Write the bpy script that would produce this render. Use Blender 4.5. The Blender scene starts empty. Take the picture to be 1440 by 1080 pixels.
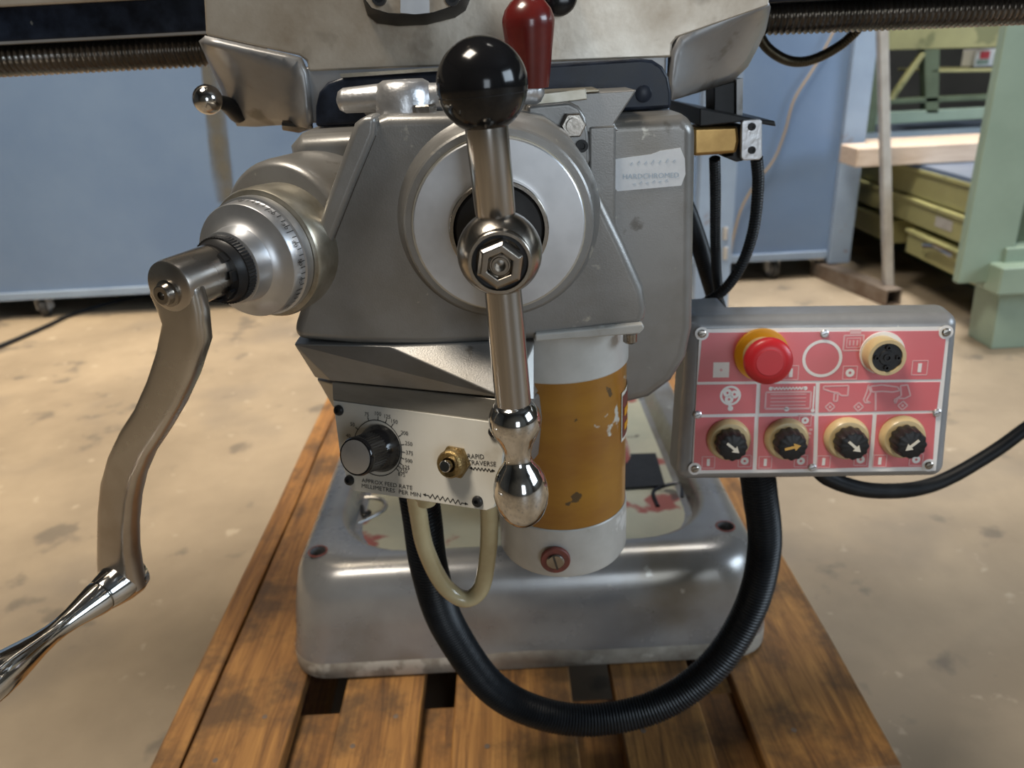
import bpy, math, random
from mathutils import Vector, Matrix
random.seed(7)
V = Vector
PI = math.pi
S = bpy.context.scene
COL = S.collection

# ------------------------------------------------------------------ camera
F = 1082.0; H = 0.87
PITCH = math.radians(23.5); ROLL = math.radians(-3.0)
CAMM = Matrix.Rotation(PI/2 - PITCH, 3, 'X') @ Matrix.Rotation(ROLL, 3, 'Z')
CAMP = V((0, 0, H))
cam = bpy.data.cameras.new('camera')
cam.sensor_fit = 'HORIZONTAL'; cam.sensor_width = 36.0; cam.lens = F/1440*36
cam.clip_start = 0.02; cam.clip_end = 100
cam.dof.use_dof = True; cam.dof.focus_distance = 0.47; cam.dof.aperture_fstop = 9.0
camo = bpy.data.objects.new('camera', cam); COL.objects.link(camo)
camo.matrix_world = Matrix.Translation(CAMP) @ CAMM.to_4x4()
S.camera = camo

# ------------------------------------------------------------------ light
S.view_settings.view_transform = 'Standard'
S.view_settings.look = 'None'
S.view_settings.exposure = 0.3
S.view_settings.gamma = 1.0
S.view_settings.use_curve_mapping = False
W = bpy.data.worlds.new('world'); S.world = W; W.use_nodes = True
W.node_tree.nodes['Background'].inputs[0].default_value = (0.75, 0.86, 1.0, 1)
W.node_tree.nodes['Background'].inputs[1].default_value = 0.25

def area(name, loc, target, sx, sy, power, color):
    l = bpy.data.lights.new(name, 'AREA'); l.shape = 'RECTANGLE'; l.size = sx; l.size_y = sy
    l.energy = power; l.color = color
    o = bpy.data.objects.new(name, l); COL.objects.link(o)
    o.location = loc
    o.rotation_euler = (V(target) - V(loc)).to_track_quat('-Z', 'Y').to_euler()
    return o
WARM = (1.0, 0.83, 0.60); COOL = (0.72, 0.86, 1.0); NEUT = (1.0, 0.95, 0.88)
# all outside the picture: hall lamps and roof light overhead, daylight from the right-hand window and the door behind
for nm, x, e, c in (('roof_lamp_left_offscreen', -1.5, 34, WARM), ('roof_lamp_right_offscreen', 1.15, 34, NEUT)):
    l = area(nm, (x, 2.35, 4.2), (x, 2.6, 0), 1.0, 1.6, e, c); l.data.spread = math.radians(60)
area('door_behind_offscreen', (1.0, -3.9, 1.2), (0.9, 0.0, 1.0), 1.1, 1.5, 24, (0.80, 0.90, 1.0))
area('window_right_offscreen', (5.9, -1.4, 2.6), (0.4, 0.8, 0.6), 3.0, 2.2, 170, COOL)
area('roof_light_offscreen', (-1.3, 0.1, 4.6), (0.0, 0.8, 0.6), 1.3, 1.3, 170, (1.0, 0.90, 0.76))

# ------------------------------------------------------------------ pixel helpers
def ray(px, py): return CAMM @ V(((px-720)/F, (540-py)/F, -1))
def P(px, py, Y): d = ray(px, py); return CAMP + d*(Y/d.y)
def G(px, py, z): d = ray(px, py); return CAMP + d*((z-H)/d.z)
def PX(px, py, X): d = ray(px, py); return CAMP + d*(X/d.x)
def PL(px, py, o, n): d = ray(px, py); return CAMP + d*((o-CAMP).dot(n)/d.dot(n))
def outl(pts, Y): return [P(x, y, Y) for x, y in pts]

# ------------------------------------------------------------------ materials
MATS = {}
def mat(name, c1, c2=None, rough=0.5, metal=0.0, scale=20.0, detail=4, lo=0.35, hi=0.65, bump=0.0,
        bscale=None, coat=0.0, stretch=None, rvar=0.0, alpha=None, spots=None, emit=None, spec=None):
    m = bpy.data.materials.new(name); m.use_nodes = True
    nt = m.node_tree; b = nt.nodes['Principled BSDF']; L = nt.links.new
    b.inputs['Metallic'].default_value = metal; b.inputs['Roughness'].default_value = rough
    if coat: b.inputs['Coat Weight'].default_value = coat; b.inputs['Coat Roughness'].default_value = 0.12
    if spec is not None: b.inputs['Specular IOR Level'].default_value = spec
    b.inputs['Base Color'].default_value = (*c1, 1)
    tc = nt.nodes.new('ShaderNodeTexCoord'); mp = nt.nodes.new('ShaderNodeMapping')
    L(tc.outputs['Object'], mp.inputs['Vector'])
    if stretch: mp.inputs['Scale'].default_value = stretch
    if c2 is not None or bump or rvar:
        n = nt.nodes.new('ShaderNodeTexNoise'); n.inputs['Scale'].default_value = scale; n.inputs['Detail'].default_value = detail
        n.inputs['Roughness'].default_value = 0.62
        L(mp.outputs[0], n.inputs['Vector'])
    col = None
    if c2 is not None:
        r = nt.nodes.new('ShaderNodeValToRGB'); r.color_ramp.elements[0].position = lo; r.color_ramp.elements[1].position = hi
        r.color_ramp.elements[0].color = (*c1, 1); r.color_ramp.elements[1].color = (*c2, 1)
        L(n.outputs['Fac'], r.inputs['Fac']); col = r.outputs['Color']
    for sp in (spots or []):                      # wear marks: (colour, scale, lo, hi, amount)
        sc, ss, sl, sh, am = sp
        n2 = nt.nodes.new('ShaderNodeTexNoise'); n2.inputs['Scale'].default_value = ss; n2.inputs['Detail'].default_value = 5
        L(tc.outputs['Object'], n2.inputs['Vector'])
        mr = nt.nodes.new('ShaderNodeMapRange'); mr.inputs['From Min'].default_value = sl; mr.inputs['From Max'].default_value = sh
        mr.inputs['To Max'].default_value = am; L(n2.outputs['Fac'], mr.inputs['Value'])
        mx = nt.nodes.new('ShaderNodeMix'); mx.data_type = 'RGBA'
        L(mr.outputs[0], mx.inputs[0])
        if col is not None: L(col, mx.inputs[6])
        else: mx.inputs[6].default_value = (*c1, 1)
        mx.inputs[7].default_value = (*sc, 1); col = mx.outputs[2]
    if col is not None: L(col, b.inputs['Base Color'])
    if rvar:
        mr = nt.nodes.new('ShaderNodeMapRange'); mr.inputs['To Min'].default_value = max(0.02, rough-rvar); mr.inputs['To Max'].default_value = rough+rvar
        L(n.outputs['Fac'], mr.inputs['Value']); L(mr.outputs[0], b.inputs['Roughness'])
    if bump:
        nb = n
        if bscale:
            nb = nt.nodes.new('ShaderNodeTexNoise'); nb.inputs['Scale'].default_value = bscale; nb.inputs['Detail'].default_value = 3
            L(mp.outputs[0], nb.inputs['Vector'])
        bp = nt.nodes.new('ShaderNodeBump'); bp.inputs['Strength'].default_value = bump; bp.inputs['Distance'].default_value = 0.002
        L(nb.outputs['Fac'], bp.inputs['Height']); L(bp.outputs[0], b.inputs['Normal'])
    if emit: b.inputs['Emission Color'].default_value = (*emit[0], 1); b.inputs['Emission Strength'].default_value = emit[1]
    MATS[name] = m; return m

DIRT = (0.13, 0.10, 0.065)
M_paint = mat('grey_machine_paint', (0.215, 0.208, 0.196), (0.29, 0.284, 0.275), 0.34, 0.5, 10, 6, bump=0.05, bscale=900, rvar=0.08,
              spots=[((0.15, 0.12, 0.075), 8, 0.53, 0.74, 0.7), ((0.50, 0.47, 0.40), 55, 0.68, 0.72, 0.7), ((0.08, 0.065, 0.045), 38, 0.67, 0.72, 0.6)])
M_base = mat('grey_base_paint', (0.27, 0.27, 0.275), (0.37, 0.37, 0.37), 0.28, 0.5, 7, 5, bump=0.04, bscale=500, rvar=0.08,
             spots=[((0.17, 0.14, 0.095), 6, 0.53, 0.72, 0.75), ((0.5, 0.48, 0.43), 45, 0.69, 0.73, 0.6)])
M_lip = mat('chipped_base_edge', (0.46, 0.43, 0.37), (0.24, 0.21, 0.17), 0.5, 0.1, 22, 6, spots=[((0.60, 0.57, 0.50), 30, 0.58, 0.64, 0.7)])
M_tray = mat('pale_tray_paint', (0.50, 0.49, 0.38), (0.40, 0.41, 0.33), 0.45, 0, 8, 4,
             spots=[((0.30, 0.03, 0.03), 11, 0.58, 0.62, 0.85), ((0.05, 0.045, 0.04), 17, 0.63, 0.66, 0.8)])
M_boxp = mat('grey_box_paint', (0.27, 0.275, 0.285), (0.32, 0.325, 0.335), 0.36, 0.3, 30, 3, bump=0.08, bscale=500,
             spots=[((0.6, 0.58, 0.54), 55, 0.72, 0.75, 0.7)])
M_alu = mat('turned_aluminium', (0.55, 0.56, 0.58), (0.62, 0.63, 0.65), 0.36, 0.9, 40, 3, rvar=0.05)
M_alud = mat('worn_aluminium_rim', (0.50, 0.47, 0.40), (0.36, 0.33, 0.26), 0.34, 0.85, 60, 3)
M_cast = mat('cast_aluminium', (0.66, 0.66, 0.67), (0.56, 0.56, 0.57), 0.36, 0.85, 70, 4, bump=0.15, bscale=300)
M_chrome = mat('polished_steel', (0.66, 0.65, 0.63), (0.58, 0.57, 0.55), 0.10, 1.0, 50, 4, rvar=0.05)
M_steel = mat('worn_steel', (0.42, 0.39, 0.35), (0.30, 0.27, 0.235), 0.24, 1.0, 45, 5, rvar=0.08, bump=0.05, bscale=300)
M_shaft = mat('brushed_steel_bar', (0.50, 0.48, 0.46), (0.40, 0.38, 0.36), 0.20, 1.0, 60, 4, rvar=0.06, stretch=(1, 1, 0.08))
M_arm = mat('crank_steel', (0.50, 0.47, 0.43), (0.60, 0.57, 0.53), 0.27, 1.0, 16, 4, rvar=0.10,
            spots=[((0.24, 0.15, 0.08), 10, 0.55, 0.75, 0.5)])
M_saddle = mat('oily_cast_saddle', (0.62, 0.565, 0.48), (0.33, 0.26, 0.185), 0.36, 0.45, 9, 8, rvar=0.10, bump=0.06, bscale=200,
               spots=[((0.13, 0.10, 0.07), 24, 0.60, 0.72, 0.6)])
M_cheek = mat('grey_cheek_paint', (0.33, 0.33, 0.335), (0.27, 0.26, 0.25), 0.36, 0.4, 14, 5,
              spots=[((0.10, 0.085, 0.06), 30, 0.62, 0.70, 0.7)])
M_blkmet = mat('blue_black_wiper', (0.006, 0.008, 0.014), (0.018, 0.025, 0.042), 0.34, 0.0, 60, 5, rvar=0.1, spec=0.3,
               spots=[((0.35, 0.34, 0.30), 70, 0.74, 0.78, 0.6)])
M_black = mat('black_plastic', (0.008, 0.008, 0.009), None, 0.13, 0, spec=0.4)
M_blackm = mat('black_matt', (0.010, 0.010, 0.011), (0.018, 0.018, 0.019), 0.40, 0, 60, spec=0.35)
M_hose = mat('black_hose', (0.008, 0.009, 0.011), (0.016, 0.018, 0.021), 0.38, 0, 30, spec=0.3)
M_braid = mat('dark_metal_hose', (0.10, 0.085, 0.06), (0.16, 0.14, 0.10), 0.30, 0.9, 40)
M_spring = mat('oiled_steel_spiral', (0.24, 0.22, 0.195), (0.34, 0.31, 0.28), 0.22, 0.95, 30)
M_grime_shade = mat('grime_and_slot_shade', (0.035, 0.028, 0.020), (0.06, 0.045, 0.03), 0.6, 0, 80)  # grime along the moulding seam; painted shade for the screw and cap slots
M_red = mat('dark_red_plastic', (0.105, 0.010, 0.009), (0.14, 0.015, 0.012), 0.24, 0, 50, coat=0.3)
M_orange = mat('ochre_motor_band', (0.36, 0.165, 0.018), (0.27, 0.11, 0.014), 0.30, 0, 12, 5, stretch=(1, 1, 2.5), coat=0.2,
               spots=[((0.55, 0.54, 0.48), 18, 0.625, 0.64, 0.95), ((0.06, 0.04, 0.02), 45, 0.67, 0.69, 0.9)])
M_white = mat('chipped_white_paint', (0.55, 0.54, 0.51), (0.43, 0.42, 0.39), 0.38, 0.05, 20, 5,
              spots=[((0.22, 0.15, 0.08), 24, 0.63, 0.72, 0.7), ((0.72, 0.71, 0.68), 28, 0.64, 0.67, 0.8)])
M_plate = mat('off_white_plate', (0.66, 0.64, 0.58), (0.60, 0.575, 0.51), 0.30, 0.1, 14, 4,
              spots=[((0.30, 0.24, 0.16), 26, 0.66, 0.76, 0.5)])
M_strip = mat('brushed_housing', (0.42, 0.40, 0.36), (0.34, 0.32, 0.28), 0.34, 0.7, 30, 4, stretch=(0.3, 1, 3))
M_ink = mat('black_ink', (0.015, 0.014, 0.013), None, 0.5)
M_brass = mat('grubby_brass', (0.34, 0.24, 0.10), (0.18, 0.12, 0.05), 0.35, 0.85, 120, 5, bump=0.5, bscale=500)
M_gold = mat('brass_bar', (0.52, 0.33, 0.12), (0.36, 0.22, 0.08), 0.30, 0.85, 30, 5)
M_pink = mat('red_panel_print', (0.72, 0.14, 0.165), (0.69, 0.165, 0.185), 0.30, 0, 12, 4, coat=1.0)
M_pwhite = mat('white_print', (0.88, 0.87, 0.86), (0.84, 0.82, 0.81), 0.32, 0, 20, coat=0.8)
M_ppink = mat('pale_pink_print', (0.78, 0.46, 0.47), None, 0.32, 0, coat=0.4)
M_estop = mat('red_mushroom', (0.52, 0.018, 0.025), None, 0.34, 0)
M_yellow = mat('yellow_ring', (0.72, 0.33, 0.01), None, 0.36, 0)
M_cream = mat('aged_cream_bezel', (0.55, 0.41, 0.20), (0.62, 0.50, 0.28), 0.36, 0, 30, coat=0.2)
M_arrow = mat('cream_arrow', (0.74, 0.70, 0.60), None, 0.4)
M_arrowy = mat('amber_arrow', (0.62, 0.36, 0.08), None, 0.4)
M_tube = mat('yellowed_clear_tube', (0.52, 0.44, 0.26), (0.44, 0.36, 0.20), 0.22, 0, 25, coat=0.3)
M_sticker = mat('white_sticker', (0.80, 0.82, 0.84), (0.70, 0.72, 0.75), 0.35, 0, 60)
M_fade = mat('faded_blue_ink', (0.42, 0.52, 0.62), None, 0.5)
M_rust = mat('rust_red_paint', (0.22, 0.05, 0.035), (0.12, 0.04, 0.03), 0.55, 0, 90)
M_blue = mat('blue_grey_cabinet', (0.135, 0.205, 0.335), (0.16, 0.235, 0.365), 0.40, 0, 3, 4, rvar=0.06)
M_blue2 = mat('blue_grey_frame', (0.26, 0.34, 0.46), (0.22, 0.29, 0.40), 0.45, 0, 6, 4,
              spots=[((0.20, 0.13, 0.08), 18, 0.66, 0.72, 0.6)])
M_stain = None
M_rusty = mat('rusty_steel', (0.15, 0.105, 0.075), (0.24, 0.20, 0.17), 0.5, 0.5, 14, 5)
M_postm = mat('grey_steel_post', (0.50, 0.49, 0.47), (0.40, 0.38, 0.36), 0.45, 0.2, 18, 5)
M_green = mat('green_rack_paint', (0.225, 0.30, 0.235), (0.26, 0.34, 0.27), 0.42, 0, 6, 4)
M_dgreen = mat('dull_green_frame', (0.105, 0.14, 0.08), (0.075, 0.10, 0.055), 0.5, 0, 8, 4)
M_olive = mat('olive_drawer_paint', (0.36, 0.345, 0.155), (0.29, 0.28, 0.125), 0.42, 0, 5, 4,
              spots=[((0.13, 0.14, 0.055), 6, 0.60, 0.63, 0.7)])
M_timber = mat('pale_timber', (0.50, 0.38, 0.29), (0.62, 0.50, 0.40), 0.6, 0, 9, 4, stretch=(1, 8, 8))
M_sheet = mat('blue_sheet_metal', (0.16, 0.22, 0.34), (0.24, 0.30, 0.40), 0.3, 0.5, 5, 4)
M_wire = mat('tan_wire', (0.33, 0.24, 0.14), None, 0.5)
M_wheel = mat('caster_tyre', (0.03, 0.03, 0.03), None, 0.5)
M_hwall = mat('hall_wall_paint', (0.13, 0.13, 0.12), (0.095, 0.095, 0.09), 0.8, 0, 1.5, 4)
M_ceil = mat('hall_roof_sheet', (0.09, 0.09, 0.09), (0.07, 0.07, 0.07), 0.7, 0, 1.5, 4)
M_floor = mat('concrete_floor', (0.31, 0.25, 0.178), (0.215, 0.172, 0.122), 0.60, 0, 2.2, 9, lo=0.36, hi=0.62, bump=0.10, bscale=70, rvar=0.12,
              spots=[((0.16, 0.135, 0.11), 3.1, 0.55, 0.72, 0.7), ((0.085, 0.075, 0.065), 9, 0.61, 0.68, 0.6), ((0.50, 0.43, 0.33), 23, 0.66, 0.72, 0.4)])

def wood(name, c1, c2, c3):
    m = bpy.data.materials.new(name); m.use_nodes = True; nt = m.node_tree; L = nt.links.new
    b = nt.nodes['Principled BSDF']; b.inputs['Roughness'].default_value = 0.55
    tc = nt.nodes.new('ShaderNodeTexCoord'); oi = nt.nodes.new('ShaderNodeObjectInfo')
    ad = nt.nodes.new('ShaderNodeVectorMath'); ad.operation = 'ADD'
    sc = nt.nodes.new('ShaderNodeVectorMath'); sc.operation = 'SCALE'; sc.inputs['Scale'].default_value = 17.0
    cb = nt.nodes.new('ShaderNodeCombineXYZ'); L(oi.outputs['Random'], cb.inputs[0]); L(oi.outputs['Random'], cb.inputs[1])
    L(cb.outputs[0], sc.inputs[0]); L(tc.outputs['Object'], ad.inputs[0]); L(sc.outputs[0], ad.inputs[1])
    mp = nt.nodes.new('ShaderNodeMapping'); mp.inputs['Scale'].default_value = (34, 2.0, 34); L(ad.outputs[0], mp.inputs[0])
    n = nt.nodes.new('ShaderNodeTexNoise'); n.inputs['Scale'].default_value = 2.0; n.inputs['Detail'].default_value = 12; n.inputs['Roughness'].default_value = 0.7
    n.inputs['Distortion'].default_value = 1.2; L(mp.outputs[0], n.inputs['Vector'])
    r = nt.nodes.new('ShaderNodeValToRGB'); e = r.color_ramp.elements
    e[0].position = 0.30; e[0].color = (*c3, 1); e[1].position = 0.66; e[1].color = (*c1, 1)
    k = e.new(0.48); k.color = (*c2, 1)
    L(n.outputs['Fac'], r.inputs[0])
    n2 = nt.nodes.new('ShaderNodeTexNoise'); n2.inputs['Scale'].default_value = 10; n2.inputs['Detail'].default_value = 10; n2.inputs['Roughness'].default_value = 0.65; L(ad.outputs[0], n2.inputs['Vector'])
    mr = nt.nodes.new('ShaderNodeMapRange'); mr.inputs['From Min'].default_value = 0.47; mr.inputs['From Max'].default_value = 0.62; mr.inputs['To Max'].default_value = 0.8
    L(n2.outputs['Fac'], mr.inputs[0])
    mx = nt.nodes.new('ShaderNodeMix'); mx.data_type = 'RGBA'; L(mr.outputs[0], mx.inputs[0]); L(r.outputs[0], mx.inputs[6]); mx.inputs[7].default_value = (0.075, 0.042, 0.02, 1)
    L(mx.outputs[2], b.inputs['Base Color'])
    bp = nt.nodes.new('ShaderNodeBump'); bp.inputs['Strength'].default_value = 0.3; bp.inputs['Distance'].default_value = 0.002
    L(n.outputs['Fac'], bp.inputs['Height']); L(bp.outputs[0], b.inputs['Normal'])
    return m
M_wood = wood('oily_pallet_wood', (0.44, 0.22, 0.062), (0.27, 0.125, 0.036), (0.08, 0.036, 0.014))

# ------------------------------------------------------------------ mesh builder
class MB:
    def __init__(s): s.v = []; s.f = []
    def add(s, vs, fs):
        k = len(s.v); s.v += [V(x) for x in vs]; s.f += [[i+k for i in f] for f in fs]; return s
    def prism(s, pts, off):
        n = len(pts); off = V(off)
        return s.add(list(pts)+[p+off for p in pts], [list(range(n)), list(range(2*n-1, n-1, -1))] + [[i, i+n, (i+1) % n+n, (i+1) % n] for i in range(n)])
    def box(s, a, b):
        x0, y0, z0 = a; x1, y1, z1 = b
        return s.prism([V((x0, y0, z0)), V((x1, y0, z0)), V((x1, y0, z1)), V((x0, y0, z1))], (0, y1-y0, 0))
    def frame_box(s, o, u, v, w, a, b):            # box in a local frame
        pts = [o+u*x+v*y+w*a[2] for x, y in ((a[0], a[1]), (b[0], a[1]), (b[0], b[1]), (a[0], b[1]))]
        return s.prism(pts, w*(b[2]-a[2]))
    def loft(s, rings, cap0=True, cap1=True):
        n = len(rings[0]); k = len(s.v)
        for r in rings: s.v += [V(p) for p in r]
        for j in range(len(rings)-1):
            for i in range(n):
                a = k+j*n+i; b_ = k+j*n+(i+1) % n
                s.f.append([a, b_, b_+n, a+n])
        if cap0: s.f.append([k+i for i in range(n)][::-1])
        if cap1: s.f.append([k+(len(rings)-1)*n+i for i in range(n)])
        return s
    def lathe(s, prof, o, axis, seg=40, ph=0.0, flute=0.0, nfl=0):
        axis = V(axis).normalized(); o = V(o)
        u = axis.cross(V((0, 0, 1)));
        if u.length < 0.1: u = axis.cross(V((0, 1, 0)))
        u.normalize(); w = axis.cross(u)
        rings = []
        for t, r in prof:
            r = max(r, 1e-5)
            rings.append([o+axis*t+(u*math.cos(ph+2*PI*i/seg)+w*math.sin(ph+2*PI*i/seg))*r*(1+(flute*math.cos(nfl*2*PI*i/seg) if nfl else 0)) for i in range(seg)])
        return s.loft(rings)
    def tube(s, pts, rad, seg=14, cap=True):
        pts = [V(p) for p in pts]; n = len(pts)
        if not hasattr(rad, '__len__'): rad = [rad]*n
        T = [(pts[min(i+1, n-1)]-pts[max(i-1, 0)]).normalized() for i in range(n)]
        u = T[0].cross(V((0, 0, 1)))
        if u.length < 0.1: u = T[0].cross(V((0, 1, 0)))
        u.normalize(); rings = []
        for i in range(n):
            u = (u - T[i]*u.dot(T[i])).normalized(); w = T[i].cross(u)
            rings.append([pts[i]+(u*math.cos(2*PI*k/seg)+w*math.sin(2*PI*k/seg))*rad[i] for k in range(seg)])
        return s.loft(rings, cap, cap)

def spline(cp, n=24):
    cp = [V(p) for p in cp]; c = [2*cp[0]-cp[1]]+cp+[2*cp[-1]-cp[-2]]; out = []
    for i in range(1, len(c)-2):
        for k in range(n):
            t = k/n; a, b, d, e = c[i-1], c[i], c[i+1], c[i+2]
            out.append(0.5*((2*b)+(d-a)*t+(2*a-5*b+4*d-e)*t*t+(3*b-a-3*d+e)*t**3))
    out.append(cp[-1]); return out
def resample(pts, step):
    out = [pts[0]]; acc = 0.0
    for a, b in zip(pts, pts[1:]):
        L = (b-a).length; d = step-acc
        while d <= L and L > 0:
            out.append(a+(b-a)*(d/L)); d += step
        acc = (acc+L) % step if L > 0 else acc
    return out
def corrugated(cp, r, pitch, depth, seg=14):
    pts = resample(spline(cp, 40), pitch/4)
    return MB().tube(pts, [r-depth*(0, 0.35, 1, 0.35)[i % 4] for i in range(len(pts))], seg)

WL = {}
def wl(o): return WL.get(o.name, V((0, 0, 0)))
def finish(o, parent):
    WL[o.name] = V(o.location)
    if parent: o.parent = parent; o.location = V(o.location)-wl(parent)
def obj(name, mb, m, parent=None, bevel=0.0, seg=3, ang=35, smooth=True, solid=0, origin=None, sub=0):
    me = bpy.data.meshes.new(name)
    lo = V((min(v.x for v in mb.v), min(v.y for v in mb.v), min(v.z for v in mb.v)))
    hi = V((max(v.x for v in mb.v), max(v.y for v in mb.v), max(v.z for v in mb.v)))
    c = V(origin) if origin else V(((lo.x+hi.x)/2, (lo.y+hi.y)/2, (lo.z+hi.z)/2))
    me.from_pydata([tuple(v-c) for v in mb.v], [], mb.f); me.validate()
    import bmesh
    bm = bmesh.new(); bm.from_mesh(me); bmesh.ops.recalc_face_normals(bm, faces=bm.faces); bm.to_mesh(me); bm.free()
    me.materials.append(m)
    if smooth:
        for p in me.polygons: p.use_smooth = True
        me.set_sharp_from_angle(angle=math.radians(ang))
    o = bpy.data.objects.new(name, me); COL.objects.link(o); o.location = c
    if solid:
        md = o.modifiers.new('solid', 'SOLIDIFY'); md.thickness = solid; md.offset = 1
    if bevel:
        md = o.modifiers.new('bevel', 'BEVEL'); md.width = bevel; md.segments = seg; md.limit_method = 'ANGLE'; md.angle_limit = math.radians(ang); md.harden_normals = True
    if sub:
        md = o.modifiers.new('sub', 'SUBSURF'); md.levels = sub; md.render_levels = sub
    finish(o, parent); return o
def tag(o, label, cat, group=None):
    o['label'] = label; o['category'] = cat
    if group: o['group'] = group
    return o
def thing(name, loc, label, cat, group=None):
    o = bpy.data.objects.new(name, None); COL.objects.link(o); o.location = loc; o.empty_display_size = 0.05
    WL[o.name] = V(loc); return tag(o, label, cat, group)
def struct(name, mb, m, parent=None, **k):
    o = obj(name, mb, m, parent, **k)
    if not parent: o['kind'] = 'structure'
    return o
FONT = None
def textmb(body, o, u, v, n, width=None, height=None, thick=0.00015, align='LEFT'):
    cu = bpy.data.curves.new('t', 'FONT'); cu.body = body; cu.size = 1.0; cu.resolution_u = 2
    cu.align_x = 'LEFT'
    t = bpy.data.objects.new('t', cu); COL.objects.link(t)
    bpy.context.view_layer.update()
    me = bpy.data.meshes.new_from_object(t.evaluated_get(bpy.context.evaluated_depsgraph_get()))
    xs = [p.co.x for p in me.vertices]; ys = [p.co.y for p in me.vertices]
    x0, x1, y0, y1 = min(xs), max(xs), min(ys), max(ys)
    sx = width/(x1-x0) if width else None; sy = height/(y1-y0) if height else None
    sx = sx or sy; sy = sy or sx
    dx = {'LEFT': x0, 'CENTER': (x0+x1)/2}[align]
    mb = MB()
    mb.add([o+u*((p.co.x-dx)*sx)+v*((p.co.y-y0)*sy)+n*thick for p in me.vertices], [list(p.vertices) for p in me.polygons])
    COL.objects.unlink(t); bpy.data.objects.remove(t); bpy.data.curves.remove(cu); bpy.data.meshes.remove(me)
    return mb
def merge(*mbs):
    r = MB()
    for m in mbs: r.add(m.v, m.f)
    return r
class Plane:                                    # flat drawing on a tilted face
    def __init__(s, o, u, v, n): s.o, s.u, s.v, s.n = V(o), V(u), V(v), V(n)
    def at(s, px, py): return PL(px, py, s.o, s.n)
    def uv(s, px, py): d = s.at(px, py)-s.o; return (d.dot(s.u), d.dot(s.v))
    def pt(s, a, b, h=0.0): return s.o+s.u*a+s.v*b+s.n*h
    def line(s, mb, p, q, w, h=0.0004):
        p = V((*p, 0)); q = V((*q, 0)); d = (q-p).normalized(); e = V((-d.y, d.x, 0))*w/2
        c = [p-e, q-e, q+e, p+e]
        return mb.prism([s.pt(k.x, k.y, 0) for k in c], s.n*h)
    def poly(s, mb, pts, w, h=0.0004, closed=False):
        pts = list(pts)+([pts[0]] if closed else [])
        for a, b in zip(pts, pts[1:]): s.line(mb, a, b, w, h)
        return mb
    def ring(s, mb, c, r, w, a0=0, a1=2*PI, n=36, h=0.0004):
        vs = []; fs = []
        for i in range(n+1):
            t = a0+(a1-a0)*i/n
            for rr in (r-w/2, r+w/2): vs.append(s.pt(c[0]+rr*math.cos(t), c[1]+rr*math.sin(t), h))
        for i in range(n): fs.append([2*i, 2*i+1, 2*i+3, 2*i+2])
        return mb.add(vs, fs)
    def disc(s, mb, c, r, h=0.0004, n=24):
        return mb.prism([s.pt(c[0]+r*math.cos(2*PI*i/n), c[1]+r*math.sin(2*PI*i/n), 0) for i in range(n)], s.n*h)
    def rect(s, mb, c, a, b, h=0.0004):
        return mb.prism([s.pt(c[0]+x, c[1]+y, 0) for x, y in ((-a, -b), (a, -b), (a, b), (-a, b))], s.n*h)

# ------------------------------------------------------------------ the hall
struct('floor', MB().box((-6, -4, -0.1), (6, 8, 0)), M_floor)
struct('wall_back', MB().box((-6, 8, 0), (6, 8.2, 4.8)), M_hwall)
struct('wall_left', MB().box((-6.2, -4, 0), (-6, 8.2, 4.8)), M_hwall)
struct('wall_right', merge(MB().box((6, -4, 0), (6.2, 8.2, 1.4)), MB().box((6, -4, 3.8), (6.2, 8.2, 4.8)), MB().box((6, -4, 1.4), (6.2, -3.0, 3.8)), MB().box((6, 0.2, 1.4), (6.2, 8.2, 3.8))), M_hwall)
struct('wall_front', MB().box((-6.2, -4.2, 0), (6.2, -4, 4.8)), M_hwall)
struct('ceiling', MB().box((-6.2, -4.2, 4.8), (6.2, 8.2, 4.9)), M_ceil)

# ------------------------------------------------------------------ pallet
PZ = 0.144; PY0 = 0.585; PY1 = 1.785
pal = thing('wooden_pallet', (-0.015, (PY0+PY1)/2, 0), 'oil-stained wooden pallet carrying the grey milling machine', 'pallet')
def board(name, x0, x1, y0, y1, z0, z1):
    mb = MB(); n = 6; rings = []
    for i in range(n+1):
        y = y0+(y1-y0)*i/n; j = lambda: random.uniform(-.0015, .0015)
        rings.append([V((x0+j(), y, z0)), V((x1+j(), y, z0)), V((x1+j(), y, z1+j()*.4)), V((x0+j(), y, z1+j()*.4))])
    mb.loft(rings); return obj(name, mb, M_wood, pal, bevel=0.003, seg=2)
for i, (a, b) in enumerate([(-0.433, -0.399), (-0.3965, -0.284), (-0.229, -0.131), (-0.090, 0.0545), (0.104, 0.204), (0.2525, 0.3985)]):
    bd = board('top_board', a, b, PY0-(0.012 if i < 5 else 0), PY1, PZ-0.022, PZ)
for y in (PY0-0.005, (PY0+PY1)/2-0.0725, PY1-0.145):
    mb = MB().box((-0.432, y, PZ-0.0445), (0.397, y+0.142, PZ-0.0225)); obj('cross_board', mb, M_wood, pal, bevel=0.002)
    for x in (-0.43, -0.09, 0.253):
        obj('block', MB().box((x, y+0.002, 0.0225), (x+0.143, y+0.14, PZ-0.045)), M_wood, pal, bevel=0.003)
for x in (-0.432, -0.09, 0.252):
    obj('skid_board', MB().box((x, PY0, 0.0), (x+0.145, PY1, 0.022)), M_wood, pal, bevel=0.003)
nails = MB()
for x, y in ((-0.36, 0.64), (-0.32, 0.70), (-0.205, 0.65), (-0.16, 0.69), (-0.05, 0.64), (0.02, 0.69), (0.13, 0.65), (0.175, 0.70), (0.30, 0.64), (0.35, 0.70)):
    obj('nail_head', MB().lathe([(0, 0.0), (0, 0.0032), (0.0006, 0.0032), (0.0006, 0)], (x, y, PZ-0.0002), (0, 0, 1), 10), M_rusty, pal)

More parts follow.
